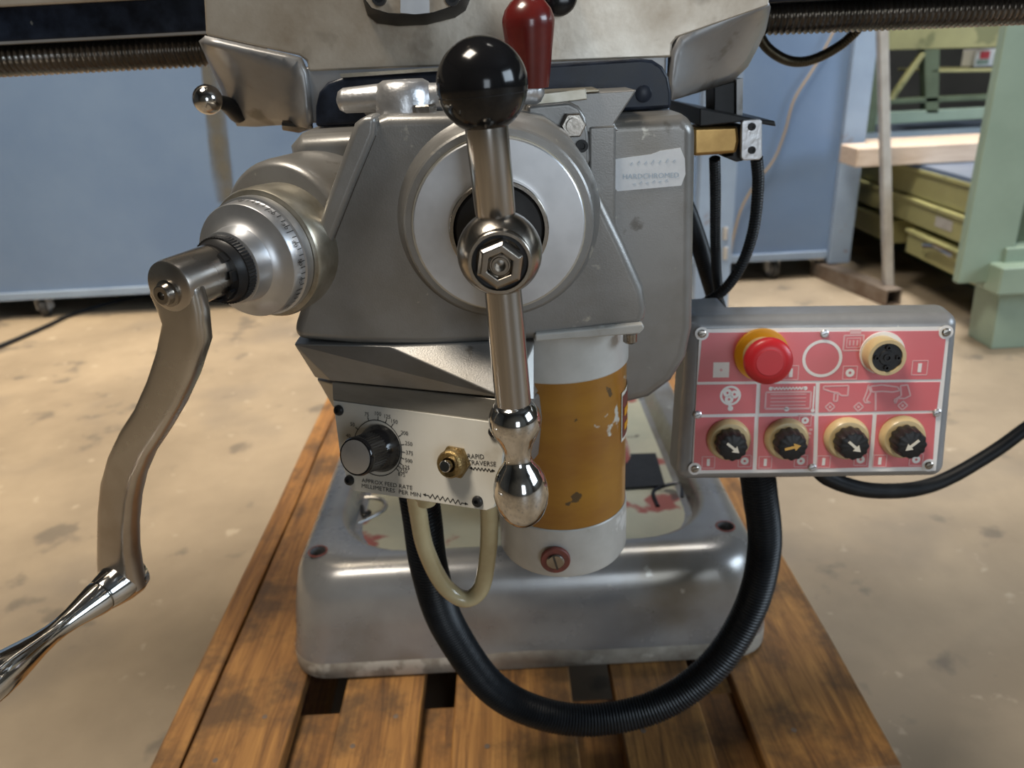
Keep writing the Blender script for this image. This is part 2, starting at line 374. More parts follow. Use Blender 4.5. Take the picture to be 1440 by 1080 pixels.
# ------------------------------------------------------------------ milling machine
mm = thing('milling_machine', (0.0, 1.15, PZ), 'grey knee-type milling machine with cranks and feed motor standing on a wooden pallet', 'machine')

def bore(o, pts, r, depth):                    # drill round holes straight down into a mesh
    cut = obj('cutter', merge(*[MB().lathe([(-depth, 0), (-depth, r), (0.02, r), (0.02, 0)], p, (0, 0, 1), 24) for p in pts]), M_base)
    cut.location = V(cut.location)-wl(o); cut.parent = o        # into the frame of the casting
    md = o.modifiers.new('bore', 'BOOLEAN'); md.operation = 'DIFFERENCE'; md.solver = 'EXACT'; md.object = cut
    bpy.context.view_layer.update()
    me = bpy.data.meshes.new_from_object(o.evaluated_get(bpy.context.evaluated_depsgraph_get()))
    o.modifiers.remove(md); o.data = me; bpy.data.objects.remove(cut)
    for p in me.polygons: p.use_smooth = True
    me.set_sharp_from_angle(angle=math.radians(50))
# base casting -----------------------------------------------------
def rr(hw, y0, y1, r, cx=0.006, nc=8, ne=14):
    pts = []; hw2 = hw; cy = (y0+y1)/2; hh = (y1-y0)/2
    corners = [(hw2-r, -hh+r, -PI/2), (hw2-r, hh-r, 0), (-hw2+r, hh-r, PI/2), (-hw2+r, -hh+r, PI)]
    for ci, (x, y, a) in enumerate(corners):
        arc = [(x+r*math.cos(a+PI/2*k/nc), y+r*math.sin(a+PI/2*k/nc)) for k in range(nc+1)]
        pts += arc
        nx = corners[(ci+1) % 4]; q = (nx[0]+r*math.cos(nx[2]), nx[1]+r*math.sin(nx[2]))
        for k in range(1, ne): pts.append((arc[-1][0]+(q[0]-arc[-1][0])*k/ne, arc[-1][1]+(q[1]-arc[-1][1])*k/ne))
    return [(cx+x, cy+y) for x, y in pts]
BY0, BY1 = 0.752, 1.66; RIM = 0.292
levels = [(PZ+0.001, 0.304, BY0+0.004, 0.045), (PZ+0.006, 0.308, BY0, 0.05), (PZ+0.028, 0.308, BY0+0.001, 0.05), (PZ+0.036, 0.3055, BY0+0.004, 0.05),
          (PZ+0.075, 0.302, BY0+0.008, 0.055), (RIM-0.040, 0.298, BY0+0.014, 0.06), (RIM-0.022, 0.2945, BY0+0.019, 0.062), (RIM-0.009, 0.288, BY0+0.029, 0.062), (RIM-0.002, 0.279, BY0+0.041, 0.06), (RIM, 0.268, BY0+0.053, 0.058)]
rings = []
for i, (z, hw, y0, r) in enumerate(levels):
    ring = []
    for x, y in rr(hw, y0, BY1-(y0-BY0), r):
        zz = z
        if i < 3 and y < BY0+0.03:
            d = min(1, max(0, (0.052-abs(x-0.0))/0.012)); zz = z+d*(0.012 if i == 0 else 0.011 if i == 1 else 0.004)
        ring.append(V((x, y, zz)))
    rings.append(ring)
inner = [(RIM, 0.252, BY0+0.064, 0.10), (RIM-0.003, 0.247, BY0+0.069, 0.10), (RIM-0.012, 0.243, BY0+0.074, 0.098), (RIM-0.030, 0.238, BY0+0.082, 0.095), (RIM-0.034, 0.228, BY0+0.092, 0.09)]
for z, hw, y0, r in inner: rings.append([V((x, y, z)) for x, y in rr(hw, y0, BY1-(y0-BY0)-0.06, r)])
base = obj('base', MB().loft(rings, True, True), M_base, mm, ang=60)
HOLES = [G(447, 775, RIM), G(1020, 740, RIM)]
bore(base, HOLES, 0.0105, 0.06)
base.data.materials.append(M_lip)
for p_ in base.data.polygons:
    if p_.center.z+base.location.z+mm.location.z < PZ+0.026: p_.material_index = 1
tr = [V((x, y, RIM-0.0335)) for x, y in rr(0.235, BY0+0.086, BY1-0.14, 0.092)]
obj('chip_tray', MB().prism(tr, (0, 0, -0.006)), M_tray, base)
for c in HOLES:
    obj('bolt_hole_ring', MB().loft([[c+V((r_*math.cos(2*PI*i_/24), r_*math.sin(2*PI*i_/24), z_)) for i_ in range(24)] for r_, z_ in ((0.0106, 0), (0.0128, 0), (0.0122, 0.0006), (0.0106, 0.0006), (0.0106, 0))], False, False), M_rust, base)
# raised tray outlines and drain grid lying in the tray
tz = RIM-0.0325
def trayline(pts, w, m=M_base, name='tray_rib'):
    obj(name, MB().tube(spline([G(x, y, tz) for x, y in pts], 8), w, 8), m, base)
trayline([(498, 700), (535, 702), (538, 718), (486, 745), (492, 756), (548, 786)], 0.003)
trayline([(508, 712), (512, 726), (520, 720)], 0.004, M_blackm, 'tray_debris')
trayline([(925, 712), (920, 690), (955, 680), (960, 700)], 0.003, M_blkmet)
obj('tray_grid', MB().prism([G(862, 690, tz), G(935, 685, tz), G(922, 640, tz), G(862, 642, tz)], (0, 0, 0.004)), M_blackm, base)

# column -----------------------------------------------------------
cr = []
for z, hw, y0, r in ((RIM-0.04, 0.19, 1.03, 0.06), (RIM+0.02, 0.165, 1.06, 0.05), (RIM+0.09, 0.145, 1.085, 0.04), (RIM+0.2, 0.132, 1.10, 0.03), (1.25, 0.12, 1.11, 0.03)):
    cr.append([V((x, y, z)) for x, y in rr(hw, y0, 1.52, r, 0.0)])
obj('column', MB().loft(cr), M_tray, mm, ang=60)
obj('column_slide', MB().box((-0.10, 1.075, 0.45), (0.10, 1.12, 1.2)), M_steel, mm, bevel=0.004)
obj('elevating_screw', MB().lathe([(0, 0), (0, 0.03), (0.10, 0.03), (0.10, 0.018), (0.42, 0.018), (0.42, 0)], (0.0, 0.93, RIM-0.04), (0, 0, 1), 24), M_steel, mm)

# knee -------------------------------------------------------------
KY = 0.56
kpts = outl([(408, 193), (440, 180), (700, 190), (862, 186), (982, 161)], KY)
kp = [V((-0.146, KY, 0.66)), V((-0.147, KY, 0.815)), V((-0.138, KY, 0.823)), V((0.128, KY, 0.823)), V((0.1385, KY, 0.817)),
      V((0.143, KY, 0.665)), V((0.139, KY, 0.640)), V((0.128, KY, 0.620)), V((0.11, KY, 0.606)), V((0.08, KY, 0.60)), V((-0.10, KY, 0.60)), V((-0.135, KY, 0.62))]
knee = obj('knee', MB().prism(kp, (0, 0.52, 0)), M_paint, mm, bevel=0.010, seg=4, ang=50)
wz = 0.8405
way = [V((-0.095, KY-0.004, wz)), V((0.095, KY-0.004, wz)), V((0.080, KY-0.004, 0.8195)), V((0.083, KY-0.004, 0.8145)), V((-0.083, KY-0.004, 0.8145)), V((-0.080, KY-0.004, 0.8195))]
obj('dovetail_way', MB().prism(way, (0, 0.5, 0)), M_paint, knee, bevel=0.0012)
obj('way_front_pad', MB().box((0.062, KY-0.005, 0.73), (0.081, KY+0.01, 0.8185)), M_paint, knee, bevel=0.002)
# flange with bolt behind the gearbox
fl = outl([(740, 148), (800, 143), (815, 150), (824, 165), (828, 190), (830, 230), (800, 250), (740, 250)], 0.545)
obj('gearbox_flange', MB().prism(fl, (0, 0.016, 0)), M_paint, knee, bevel=0.003)
c = P(805, 175, 0.545)
obj('flange_bolt', merge(MB().lathe([(0, 0), (0, 0.0085), (0.008, 0.0085), (0.009, 0.0075), (0.009, 0)], c, (0, -1, 0), 6), MB().lathe([(0.009, 0), (0.009, 0.005), (0.012, 0.005), (0.012, 0)], c, (0, -1, 0), 18)), M_steel, knee)
c = P(818, 205, 0.545)
obj('socket_screw', MB().lathe([(0, 0), (0, 0.0042), (0.003, 0.0042), (0.003, 0.0022), (0.001, 0.002), (0.001, 0)], c, (0, -1, 0), 16), M_blackm, knee)
c = P(893, 480, 0.52)
# grease nipples at the left edge
for px, py in ((459, 246), (462, 256), (456, 268)):
    obj('grease_nipple', MB().lathe([(0, 0), (0, 0.003), (0.004, 0.003), (0.006, 0.002), (0.008, 0.0025), (0.01, 0)], P(px+4, py, KY), (-0.3, -1, 0), 12), M_steel, knee)
# sticker on the knee front
YS = KY-0.0006
st = outl([(863, 224), (900, 219), (916, 217), (929, 212), (957, 208), (963, 223), (964, 245), (958, 261), (868, 269), (863, 262)], YS)
stk = obj('sticker', MB().prism(st, (0, 0.0005, 0)), M_sticker, knee)
pl = Plane(P(912, 240, YS-0.0001), V((1, 0, 0)), V((0, 0, 1)), V((0, -1, 0)))
a, b = pl.uv(876, 252); a2, _ = pl.uv(955, 243)
obj('sticker_lettering', textmb('HARDCHROMED', pl.pt(a, b), V((1, 0, -0.02)).normalized(), pl.v, pl.n, width=(a2-a), height=0.0035), M_fade, knee)
mb = MB()
for k in range(7): a_, b_ = pl.uv(886+k*10, 232-k*.7); pl.line(mb, (a_, b_), (a_+0.0018, b_+0.0025*(1 if k % 2 else .7)), 0.0004, 0.0002)
for k in range(6): a_, b_ = pl.uv(890+k*9, 259-k*.8); pl.line(mb, (a_, b_), (a_+0.002, b_+0.0015*(1 if k % 2 else .2)), 0.0004, 0.0002)
obj('faded_print', mb, M_fade, knee)
# telescopic guard bar on the knee's right: black channel, brass bar, end plate
YB = 0.66
brk = obj('trip_bracket', merge(
    MB().prism(outl([(984, 152), (1066, 168), (1090, 170), (1092, 178), (1068, 174), (1060, 176), (1040, 172), (984, 178)], YB), (0, 0.12, 0)),
    MB().prism(outl([(1004, 122), (1040, 112), (1042, 170), (1004, 168)], YB+0.05), (0, 0.03, 0)),
    MB().prism(outl([(1030, 176), (1048, 176), (1046, 226), (1036, 228), (1016, 220), (1030, 218)], YB+0.005), (0, 0.1, 0))), M_blackm, mm, bevel=0.0012)
obj('brass_bar', MB().prism(outl([(975, 179), (1038, 177), (1040, 198), (1036, 216), (975, 220)], YB+0.002), (0, 0.03, 0)), M_gold, brk, bevel=0.003)
ep = obj('end_plate', MB().prism(outl([(1043, 172), (1046, 169), (1068, 167), (1072, 170), (1072, 221), (1068, 225), (1046, 226), (1042, 222)], YB-0.004), (0, 0.004, 0)), M_cast, brk, bevel=0.001)
for py in (178, 211):
    obj('end_plate_screw', MB().lathe([(0, 0), (0, 0.0032), (0.002, 0.003), (0.002, 0.0016), (0.0008, 0.0015), (0.0008, 0)], P(1057, py, YB-0.004), (0, -1, 0), 16), M_blackm, brk)
obj('bracket_pillar', MB().prism(outl([(1036, 112), (1045, 110), (1044, 172), (1036, 170)], YB+0.045), (0, 0.02, 0)), M_cheek, brk)

# way wiper, saddle, table ----------------------------------------
wp = [(443, 179), (443, 150), (448, 130), (460, 116), (480, 109), (700, 95), (900, 82), (918, 84), (932, 93), (941, 108), (945, 130), (945, 153)]
wiper = obj('way_wiper', MB().prism(outl(wp, 0.600), (0, 0.022, 0)), M_blkmet, mm, bevel=0.003, ang=50)
obj('wiper_screw', MB().lathe([(0, 0), (0, 0.006), (0.001, 0.006), (0.0015, 0.005), (0.0015, 0)], P(905, 132, 0.600), (0, -1, 0), 24), M_blkmet, wiper)
obj('wiper_rail', MB().prism(outl([(478, 104), (700, 90), (700, 94), (480, 109)], 0.598), (0, 0.004, 0)), M_alud, wiper)
SY = 0.632
sad = [(280, -80), (287, 12), (289, 50), (420, 78), (431, 86), (434, 101), (945, 81), (946, 62), (952, 54), (1082, 9), (1088, -120)]
saddle = obj('saddle', MB().prism(outl(sad, SY), (0, 0.30, 0)), M_saddle, mm, bevel=0.002)
obj('saddle_body', MB().box((-0.1475, SY+0.001, 0.8245), (0.1305, 0.97, 0.865)), M_cheek, saddle, bevel=0.002)
def cheek(c1, c2, n=10):
    def rs(c):
        pts = [P(*p) for p in c]; d = [0]
        for a, b in zip(pts, pts[1:]): d.append(d[-1]+(b-a).length)
        out = []
        for k in range(n+1):
            t = d[-1]*k/n; i = 0
            while i < len(d)-2 and d[i+1] < t: i += 1
            f = (t-d[i])/(d[i+1]-d[i]); out.append(pts[i].lerp(pts[i+1], min(1, f)))
        return out
    A = rs(c1); B = rs(c2); mb = MB(); m = 6; vs = []
    for i in range(n+1):
        for j in range(m+1):
            t = j/m; p = A[i].lerp(B[i], t); p.y += -0.010*math.sin(PI*t)*math.sin(PI*min(1, i/n)); vs.append(p)
    fs = [[i*(m+1)+j, i*(m+1)+j+1, (i+1)*(m+1)+j+1, (i+1)*(m+1)+j] for i in range(n) for j in range(m)]
    return mb.add(vs, fs)
obj('saddle_cheek', cheek([(288, 50, SY), (422, 79, SY), (431, 86, SY-.001), (436, 110, SY-.001), (441, 172, SY-.001)],
                          [(288, 51, SY+.012), (303, 88, SY+.05), (324, 130, SY+.07), (333, 172, SY+.08), (395, 168, SY+.05), (440, 174, SY+.004)]), M_cheek, saddle, solid=-0.006, ang=80)
obj('saddle_cheek', cheek([(1083, 8, SY), (960, 50, SY), (950, 56, SY-.001), (946, 75, SY-.001), (945, 140, SY-.001)],
                          [(1084, 10, SY+.012), (1076, 48, SY+.05), (1047, 103, SY+.07), (1032, 114, SY+.07), (990, 128, SY+.04), (946, 141, SY+.004)]), M_cheek, saddle, solid=0.006, ang=80)
# table lock with small ball at the left
lk = obj('lock_lever', MB().tube([P(300, 140, SY+.03), P(318, 146, SY+.04), P(335, 158, SY+.06)], [0.005, 0.006, 0.009], 14), M_blackm, mm)
obj('lock_ball', MB().lathe([(-0.0116*math.cos(PI*k/14), 0.0116*math.sin(PI*k/14)) for k in range(15)], P(292, 140, SY+.025), (1, 0, 0), 28), M_chrome, lk)
obj('lock_stub', MB().tube([P(398, 176, SY+.02), P(420, 178, SY+.02), P(438, 174, SY+.02)], [0.004, 0.005, 0.004], 10), M_steel, lk)
# table and spiral screw covers
TY = 0.70
zt = P(150, 53, TY).z
table = obj('table', MB().box((-0.95, TY, zt), (0.95, TY+0.24, 1.0)), M_blkmet, mm, bevel=0.003)
obj('table_edge_strip', MB().box((-0.95, TY-0.006, P(150, 3, TY).z), (0.95, TY, 0.985)), M_saddle, table, bevel=0.002)
obj('table_lower_lip', MB().box((-0.95, TY-0.004, zt-0.001), (-0.21, TY+0.02, zt+0.001)), M_cheek, table)
HY = 0.735
obj('spiral_cover', corrugated([V((-0.95, HY, 0.8820)), V((-0.55, HY, 0.8828)), V((-0.20, HY, 0.8828))], 0.0146, 0.0052, 0.0030, 18), M_spring, table)
obj('spiral_cover', corrugated([V((0.20, HY, 0.8848)), V((0.55, HY, 0.8810)), V((0.95, HY, 0.8770))], 0.0146, 0.0052, 0.0030, 18), M_spring, table)
# stop block on the saddle front
so_ = [(510, -60), (511, 2), (517, 22), (530, 33), (560, 37), (600, 35), (640, 25), (655, 15), (661, 0), (662, -60)]
si_ = [(511, -60), (512, -1), (522, 12), (545, 19), (575, 20.5), (592, 20), (610, 18), (640, 8), (652, -3), (653, -60)]
stop = obj('stop_block', MB().loft([outl(so_, SY), outl([(x, y-1) for x, y in so_], SY-.006), outl(si_, SY-.026)]), M_blackm, mm, ang=50)
obj('stop_face', MB().prism([p.lerp(P(582, -25, SY-.026), .02)+V((0, -.001, 0)) for p in outl(si_, SY-.026)], (0, 0.0012, 0)), M_saddle, stop)
obj('stop_rib', MB().prism(outl([(563, -58), (563, 18), (583, 20), (604, 18), (602, -58)], SY-0.029), (0, 0.003, 0)), M_alu, stop)
for px in (534, 636):
    obj('stop_bolt', MB().lathe([(0, 0), (0, 0.005), (0.006, 0.005), (0.006, 0.0030), (0.001, 0.0030), (0.001, 0)], P(px, -2, SY-0.027), (0, -1, 0), 18), M_blackm, stop)
c = P(785, -4, SY)
obj('table_stop_knob', MB().lathe([(0, 0), (0, 0.0132), (0.010, 0.0132), (0.013, 0.012), (0.014, 0.009), (0.014, 0)], c, (0, -1, 0), 28), M_black, mm)

# feed gearbox -----------------------------------------------------
GY = 0.50
gp = [(412, 478), (414, 458), (452, 340), (488, 232), (512, 180), (524, 167), (545, 162), (640, 160), (720, 160), (768, 168), (800, 190), (822, 222), (850, 282), (880, 345), (906, 405), (911, 435), (907, 460), (755, 480), (600, 488), (500, 486)]
gb = obj('feed_gearbox', MB().prism(outl(gp, GY), (0, 0.075, 0)), M_paint, mm, bevel=0.007, seg=4, ang=40)
obj('gearbox_lip', MB().prism(outl([(752, 470), (904, 455), (907, 462), (899, 470), (752, 481)], GY-0.004), (0, 0.05, 0)), M_white, gb, bevel=0.0015)
obj('lip_bolt', MB().lathe([(0, 0), (0, 0.005), (0.006, 0.005), (0.007, 0.004), (0.007, 0)], P(886, 474, GY+.015)+V((0, 0, 0.003)), (0, 0, -1), 16), M_steel, gb)
# moulding along the left edge
sp = [(512, 163), (530, 163), (527, 190), (497, 262), (436, 418), (432, 428), (416, 424), (420, 404), (456, 290), (490, 196), (498, 174)]
obj('edge_moulding', MB().prism(outl(sp, GY-0.007), (0, 0.03, 0)), M_paint, gb, bevel=0.004, seg=3)
obj('moulding_seam', MB().prism(outl([(527, 190), (529, 191), (499, 264), (438, 420), (433, 429), (435, 420), (496, 262)], GY-0.0006), (0, 0.002, 0)), M_grime_shade, gb)
# boss round the dial
AX = P(703, 370, 0.39); AXX = AX.x; AXZ = AX.z
ax = lambda y: V((AXX, y, AXZ))
obj('dial_boss', MB().lathe([(0, 0), (0, 0.0665), (0.003, 0.0635), (0.008, 0.0612), (0.017, 0.0598), (0.018, 0.0585), (0.018, 0.054), (0.014, 0.0535), (0.014, 0)], ax(GY+0.001), (0, -1, 0), 72), M_paint, gb, ang=30)
dial = obj('cross_feed_dial', MB().lathe([(0, 0), (0, 0.0535), (0.008, 0.0535), (0.0085, 0.0527), (0.0085, 0.030), (0.006, 0.0295), (0.006, 0)], ax(0.487), (0, -1, 0), 72), M_alu, mm, ang=30)
obj('dial_rim', MB().lathe([(0.0005, 0.0535), (0.0005, 0.0545), (0.0075, 0.0543), (0.0075, 0.0535)], ax(0.487), (0, -1, 0), 72), M_alud, dial)
obj('dial_lock_ring', MB().lathe([(0, 0), (0, 0.0305), (0.014, 0.0305), (0.0145, 0.030), (0.0145, 0.028), (0.008, 0.027), (0.008, 0)], ax(0.482), (0, -1, 0), 56), M_steel, dial, ang=30)
obj('dial_collar', MB().lathe([(0, 0), (0, 0.0272), (0.012, 0.0272), (0.013, 0.026), (0.013, 0)], ax(0.4815), (0, -1, 0), 56), M_blackm, dial, ang=30)
# ball crank
HYC = 0.412
tb = P(678, 120, HYC); hb = ax(HYC); gbm = P(737, 738, HYC)
hub = obj('cross_feed_crank', merge(MB().lathe([(-0.0232*math.cos(PI*k/18), 0.0232*math.sin(PI*k/18)) for k in range(19)], hb, (0, -1, 0), 40),
      MB().lathe([(0, 0), (0, 0.016), (0.07, 0.016), (0.07, 0)], ax(0.485), (0, -1, 0), 32),
      MB().lathe([(0, 0), (0, 0.0168), (0.0222, 0.0168), (0.0226, 0.0164), (0.0226, 0.0148), (0.019, 0.0144), (0.019, 0)], hb, (0, -1, 0), 40)), M_steel, mm, ang=30)
obj('hub_washer', MB().lathe([(0.0188, 0), (0.0188, 0.0144), (0.0195, 0.0144), (0.0195, 0)], hb, (0, -1, 0), 32), M_blackm, hub)
obj('hub_nut', MB().lathe([(0.0190, 0), (0.0190, 0.0130), (0.0265, 0.0130), (0.0288, 0.0110), (0.0288, 0.0072), (0.0200, 0.0068), (0.0200, 0)], hb, (0, -1, 0), 6, ph=0.35), M_steel, hub, ang=20, bevel=0.0006)
obj('spindle_end', MB().lathe([(0.0205, 0), (0.0205, 0.0064), (0.0272, 0.0062), (0.0275, 0.0056), (0.0268, 0.0052), (0.0268, 0.0046), (0.0278, 0.0042), (0.0278, 0.0030), (0.0210, 0.0026), (0.0210, 0)], hb, (0, -1, 0), 28), M_steel, hub, ang=30)
d1 = (tb-hb).normalized(); L1 = (tb-hb).length
obj('upper_arm', MB().lathe([(0.008, 0.0), (0.008, 0.0106), (0.0215, 0.0106), (0.022, 0.0109), (L1-0.015, 0.0112), (L1-0.015, 0)], hb, d1, 36), M_shaft, hub)
R = 0.0230
bp = [(-R*math.cos(PI*k/36), R*math.sin(PI*k/36)) for k in range(37)]
bp = [(t, r-(0.0002 if abs(t+0.004) < 0.0008 else 0)) for t, r in bp]
obj('ball_knob', MB().lathe(bp, tb, d1, 56), M_black, hub, ang=60)
obj('knob_seam', MB().lathe([(-0.0047, R*.97), (-0.0047, R*.9805), (-0.0042, R*.985), (-0.0042, R*.97)], tb, d1, 56), M_blackm, hub)
d2 = (gbm-hb).normalized(); L2 = (gbm-hb).length
q = lambda py: (P(737+(703-737)*(738-py)/(738-354), py, HYC)-hb).dot(d2)
obj('lower_arm', MB().lathe([(0.008, 0.0), (0.008, 0.0100), (0.022, 0.0103), (q(572), 0.0106), (q(572), 0)], hb, d2, 36), M_shaft, hub)
obj('crank_grip', MB().lathe([(q(566), 0), (q(566), 0.0108), (q(571), 0.0126), (q(580), 0.0150), (q(590), 0.0158), (q(600), 0.0154), (q(612), 0.0128), (q(625), 0.0098), (q(636), 0.0082), (q(643), 0.0080), (q(650), 0.0092), (q(658), 0.0122), (q(668), 0.0149), (q(680), 0.0167), (q(693), 0.0173), (q(706), 0.0165), (q(718), 0.0143), (q(727), 0.0112), (q(734), 0.0072), (q(738), 0.0025), (q(738.5), 0)], hb, d2, 48), M_chrome, hub, ang=60)

# feed lever on top of the gearbox, with red knob ----------------
LY = 0.535
lc = P(570, 150, LY); lz = lc.z
lev = obj('feed_lever', MB().lathe([(-0.006, 0), (-0.006, 0.0195), (0.004, 0.0195), (0.010, 0.0185), (0.0145, 0.0165), (0.0165, 0.013), (0.0165, 0.005), (0.0155, 0.0045), (0.0155, 0)], lc, (0, 0, 1), 40), M_cast, mm, ang=50)
pL = P(476, 142, LY); pR = P(762, 127, LY)
obj('lever_arm', MB().tube([pL+V((-.001, 0, 0)), pL+V((.0005, 0, 0)), pL+V((.004, 0, 0)), P(540, 137, LY), lc+V((0, 0, .003))], [0.002, 0.0058, 0.0078, 0.0088, 0.012], 20), M_cast, lev, ang=60)
obj('lever_arm', MB().tube([lc+V((0, 0, .003)), P(610, 137, LY), P(680, 132, LY), pR-V((.004, 0, 0)), pR-V((.001, 0, 0)), pR+V((.0015, 0, 0))], [0.012, 0.009, 0.0072, 0.0085, 0.007, 0.003], 20), M_cast, lev, ang=60)
kb = P(746, 119, LY)
obj('red_knob', MB().lathe([(-0.002, 0), (-0.002, 0.0118), (0, 0.0122), (0.033, 0.0163), (0.037, 0.0167), (0.0395, 0.0163), (0.044, 0.0146), (0.0485, 0.0110), (0.0515, 0.0065), (0.053, 0.0)], kb, (P(742, 2, LY)-kb), 44), M_red, lev, ang=40)
obj('lever_nut', MB().lathe([(0, 0), (0, 0.0085), (0.006, 0.0085), (0.007, 0.0075), (0.007, 0)], P(596, 163, 0.52), (0, 0, 1), 6), M_steel, gb)
obj('gib_strip', merge(MB().prism(outl([(745, 133), (824, 124), (826, 140), (760, 148), (745, 148)], 0.550), (0, 0.004, 0)), MB().box((0.02, 0.552, 0.8405), (0.069, 0.59, 0.8425))), M_alud, knee, bevel=0.0008)

# feed motor -------------------------------------------------------
MX, MY, MR = 0.0372, 0.556, 0.0535
zf = lambda py: P(785, py, MY-MR).z
zb, z2, z1, z0 = zf(815), zf(747), zf(541), 0.684
mo = obj('feed_motor', MB().lathe([(z2-.002, 0), (z2-.002, MR-.001), (z1+.002, MR-.001), (z1+.002, 0)], (MX, MY, 0), (0, 0, 1), 64), M_orange, mm, ang=30)
obj('motor_end_cap', MB().lathe([(zb, 0), (zb, MR-.004), (zb+.001, MR-.0015), (zb+.004, MR+.0002), (z2-.001, MR+.0002), (z2, MR-.0005), (z2, 0)], (MX, MY, 0), (0, 0, 1), 64), M_white, mo, ang=30)
obj('motor_collar', MB().lathe([(z1, 0), (z1, MR-.0005), (z1+.001, MR+.0002), (z0-.02, MR+.0002), (z0, MR), (z0, 0)], (MX, MY, 0), (0, 0, 1), 64), M_white, mo, ang=30)
c = P(781, 786, MY-MR-0.0005)
obj('brush_cap_ring', MB().lathe([(0, 0), (0, 0.0118), (0.0022, 0.0118), (0.003, 0.011), (0.003, 0)], c, (-0.05, -1, 0), 32), M_rust, mo)
obj('brush_cap', MB().lathe([(0, 0), (0, 0.0072), (0.004, 0.0070), (0.0048, 0.006), (0.0048, 0)], c, (-0.05, -1, 0), 28), M_steel, mo)
pc = Plane(c+V((0, -0.0049, 0)), V((1, 0, 0)), V((0, 0, 1)), V((0, -1, 0)))
obj('brush_cap_slot_shade', pc.line(MB(), (-0.002, 0.0068), (0.0012, -0.0068), 0.0016, 0.0003), M_grime_shade, mo)  # shade of the slot painted as a dark strip on the cap
# badge on the motor's right flank
def onmotor(a, z, h=0.0006): return V((MX+(MR-.001+h)*math.sin(a), MY-(MR-.001+h)*math.cos(a), z))
zm = zf(610)
def patch(a0, a1, za, zb_, h): 
    mb = MB(); vs = []; fs = []
    for i in range(9):
        a = a0+(a1-a0)*i/8
        for z in (za, zb_): vs.append(onmotor(a, z, h))
    for i in range(8): fs.append([2*i, 2*i+2, 2*i+3, 2*i+1])
    return mb.add(vs, fs)
obj('motor_badge', patch(1.02, 2.0, zm-.024, zm+.018, 0.0006), M_arrow, mo)
obj('badge_panel', patch(1.05, 1.95, zm-.021, zm+.015, 0.0010), M_rust, mo)
obj('badge_stripe', merge(patch(1.10, 1.5, zm-.015, zm-.009, 0.0014), patch(1.10, 1.5, zm-.003, zm+.004, 0.0014)), M_yellow, mo)

# feed control housing and plate ---------------------------------
a = math.radians(26); ti = math.radians(15)
nh = V((-math.sin(a), -math.cos(a), 0)); pu = V((math.cos(a), -math.sin(a), 0))
pv = V((0, 0, math.cos(ti))) - nh*math.sin(ti); pn = (nh*math.cos(ti)+V((0, 0, math.sin(ti)))).normalized()
FO = P(470, 565, 0.517)
fp = Plane(FO, pu, pv, pn)
plate_px = [(468, 563), (709, 596), (711, 606), (700, 700), (694, 714), (684, 718), (498, 690), (490, 682), (478, 640)]
back = -pn
# housing body behind the plate
hp = [fp.at(*p) - pn*0.003 for p in [(466, 563), (712, 597), (712, 640), (701, 702), (690, 716), (498, 689), (487, 680), (476, 638)]]
hb_ = nh*-0.085
hous = obj('feed_control_housing', MB().prism(hp, hb_), M_paint, mm, bevel=0.003)
eT, dT = P(466, 537, 0.5185), P(702, 563, 0.466)
obj('housing_top_strip', MB().add([fp.at(466, 563)-pn*.001, fp.at(711, 597)-pn*.001, dT+V((.004, 0, 0)), eT, fp.at(466, 563)+nh*-.06, fp.at(711, 597)+nh*-.06, dT+nh*-.06, eT+nh*-.06],
     [[0, 1, 2, 3], [4, 7, 6, 5], [0, 4, 5, 1], [1, 5, 6, 2], [2, 6, 7, 3], [3, 7, 4, 0]]), M_strip, hous, bevel=0.001)
# wedge casting between gearbox and housing
A_ = P(413, 484, GY-.0005); B_ = P(548, 487, GY-.0005); C_ = P(752, 480, GY-.0005); D_ = dT+V((.006, -.0005, .001)); E_ = eT+V((0, -.0005, .001)); F_ = P(443, 531, 0.535)
bk = V((0, 0.07, 0)); D2 = P(752, 563, 0.475)
obj('gearbox_wedge', MB().add([A_, B_, C_, D_, E_, F_, A_+bk, C_+bk, D_+bk, E_+bk*.6, F_+bk*.5, D2, D2+bk],
     [[0, 1, 3, 4], [0, 4, 5], [1, 2, 3], [2, 11, 3], [0, 6, 7, 2, 1], [0, 5, 10, 6], [4, 3, 8, 9], [5, 4, 9, 10], [2, 7, 12, 11], [3, 11, 12, 8], [6, 10, 9, 8, 12, 7]]), M_paint, gb, ang=12, bevel=0.0012, seg=2)
obj('housing_side', MB().prism([fp.at(466, 540)-pn*.004, fp.at(487, 681)-pn*.004, fp.at(470, 668)-pn*.03+nh*-.01, P(444, 532, 0.545)], V((0.02, 0.045, 0))), M_paint, hous, bevel=0.002)
plate = obj('feed_rate_plate', MB().prism([fp.at(*p)-pn*.003 for p in plate_px], pn*0.003), M_plate, mm, bevel=0.0005)
for px, py in ((477, 577), (695, 607), (492, 675), (672, 705)):
    s_ = obj('plate_screw', MB().lathe([(0, 0), (0, 0.0040), (0.001, 0.0040), (0.0025, 0.0033), (0.003, 0.0022), (0.003, 0.0016), (0.0016, 0.0015), (0.0016, 0)], fp.at(px, py), pn, 20), M_blackm, plate)
# dial print
kc = fp.uv(531, 630); KC = V((kc[0], kc[1], 0))
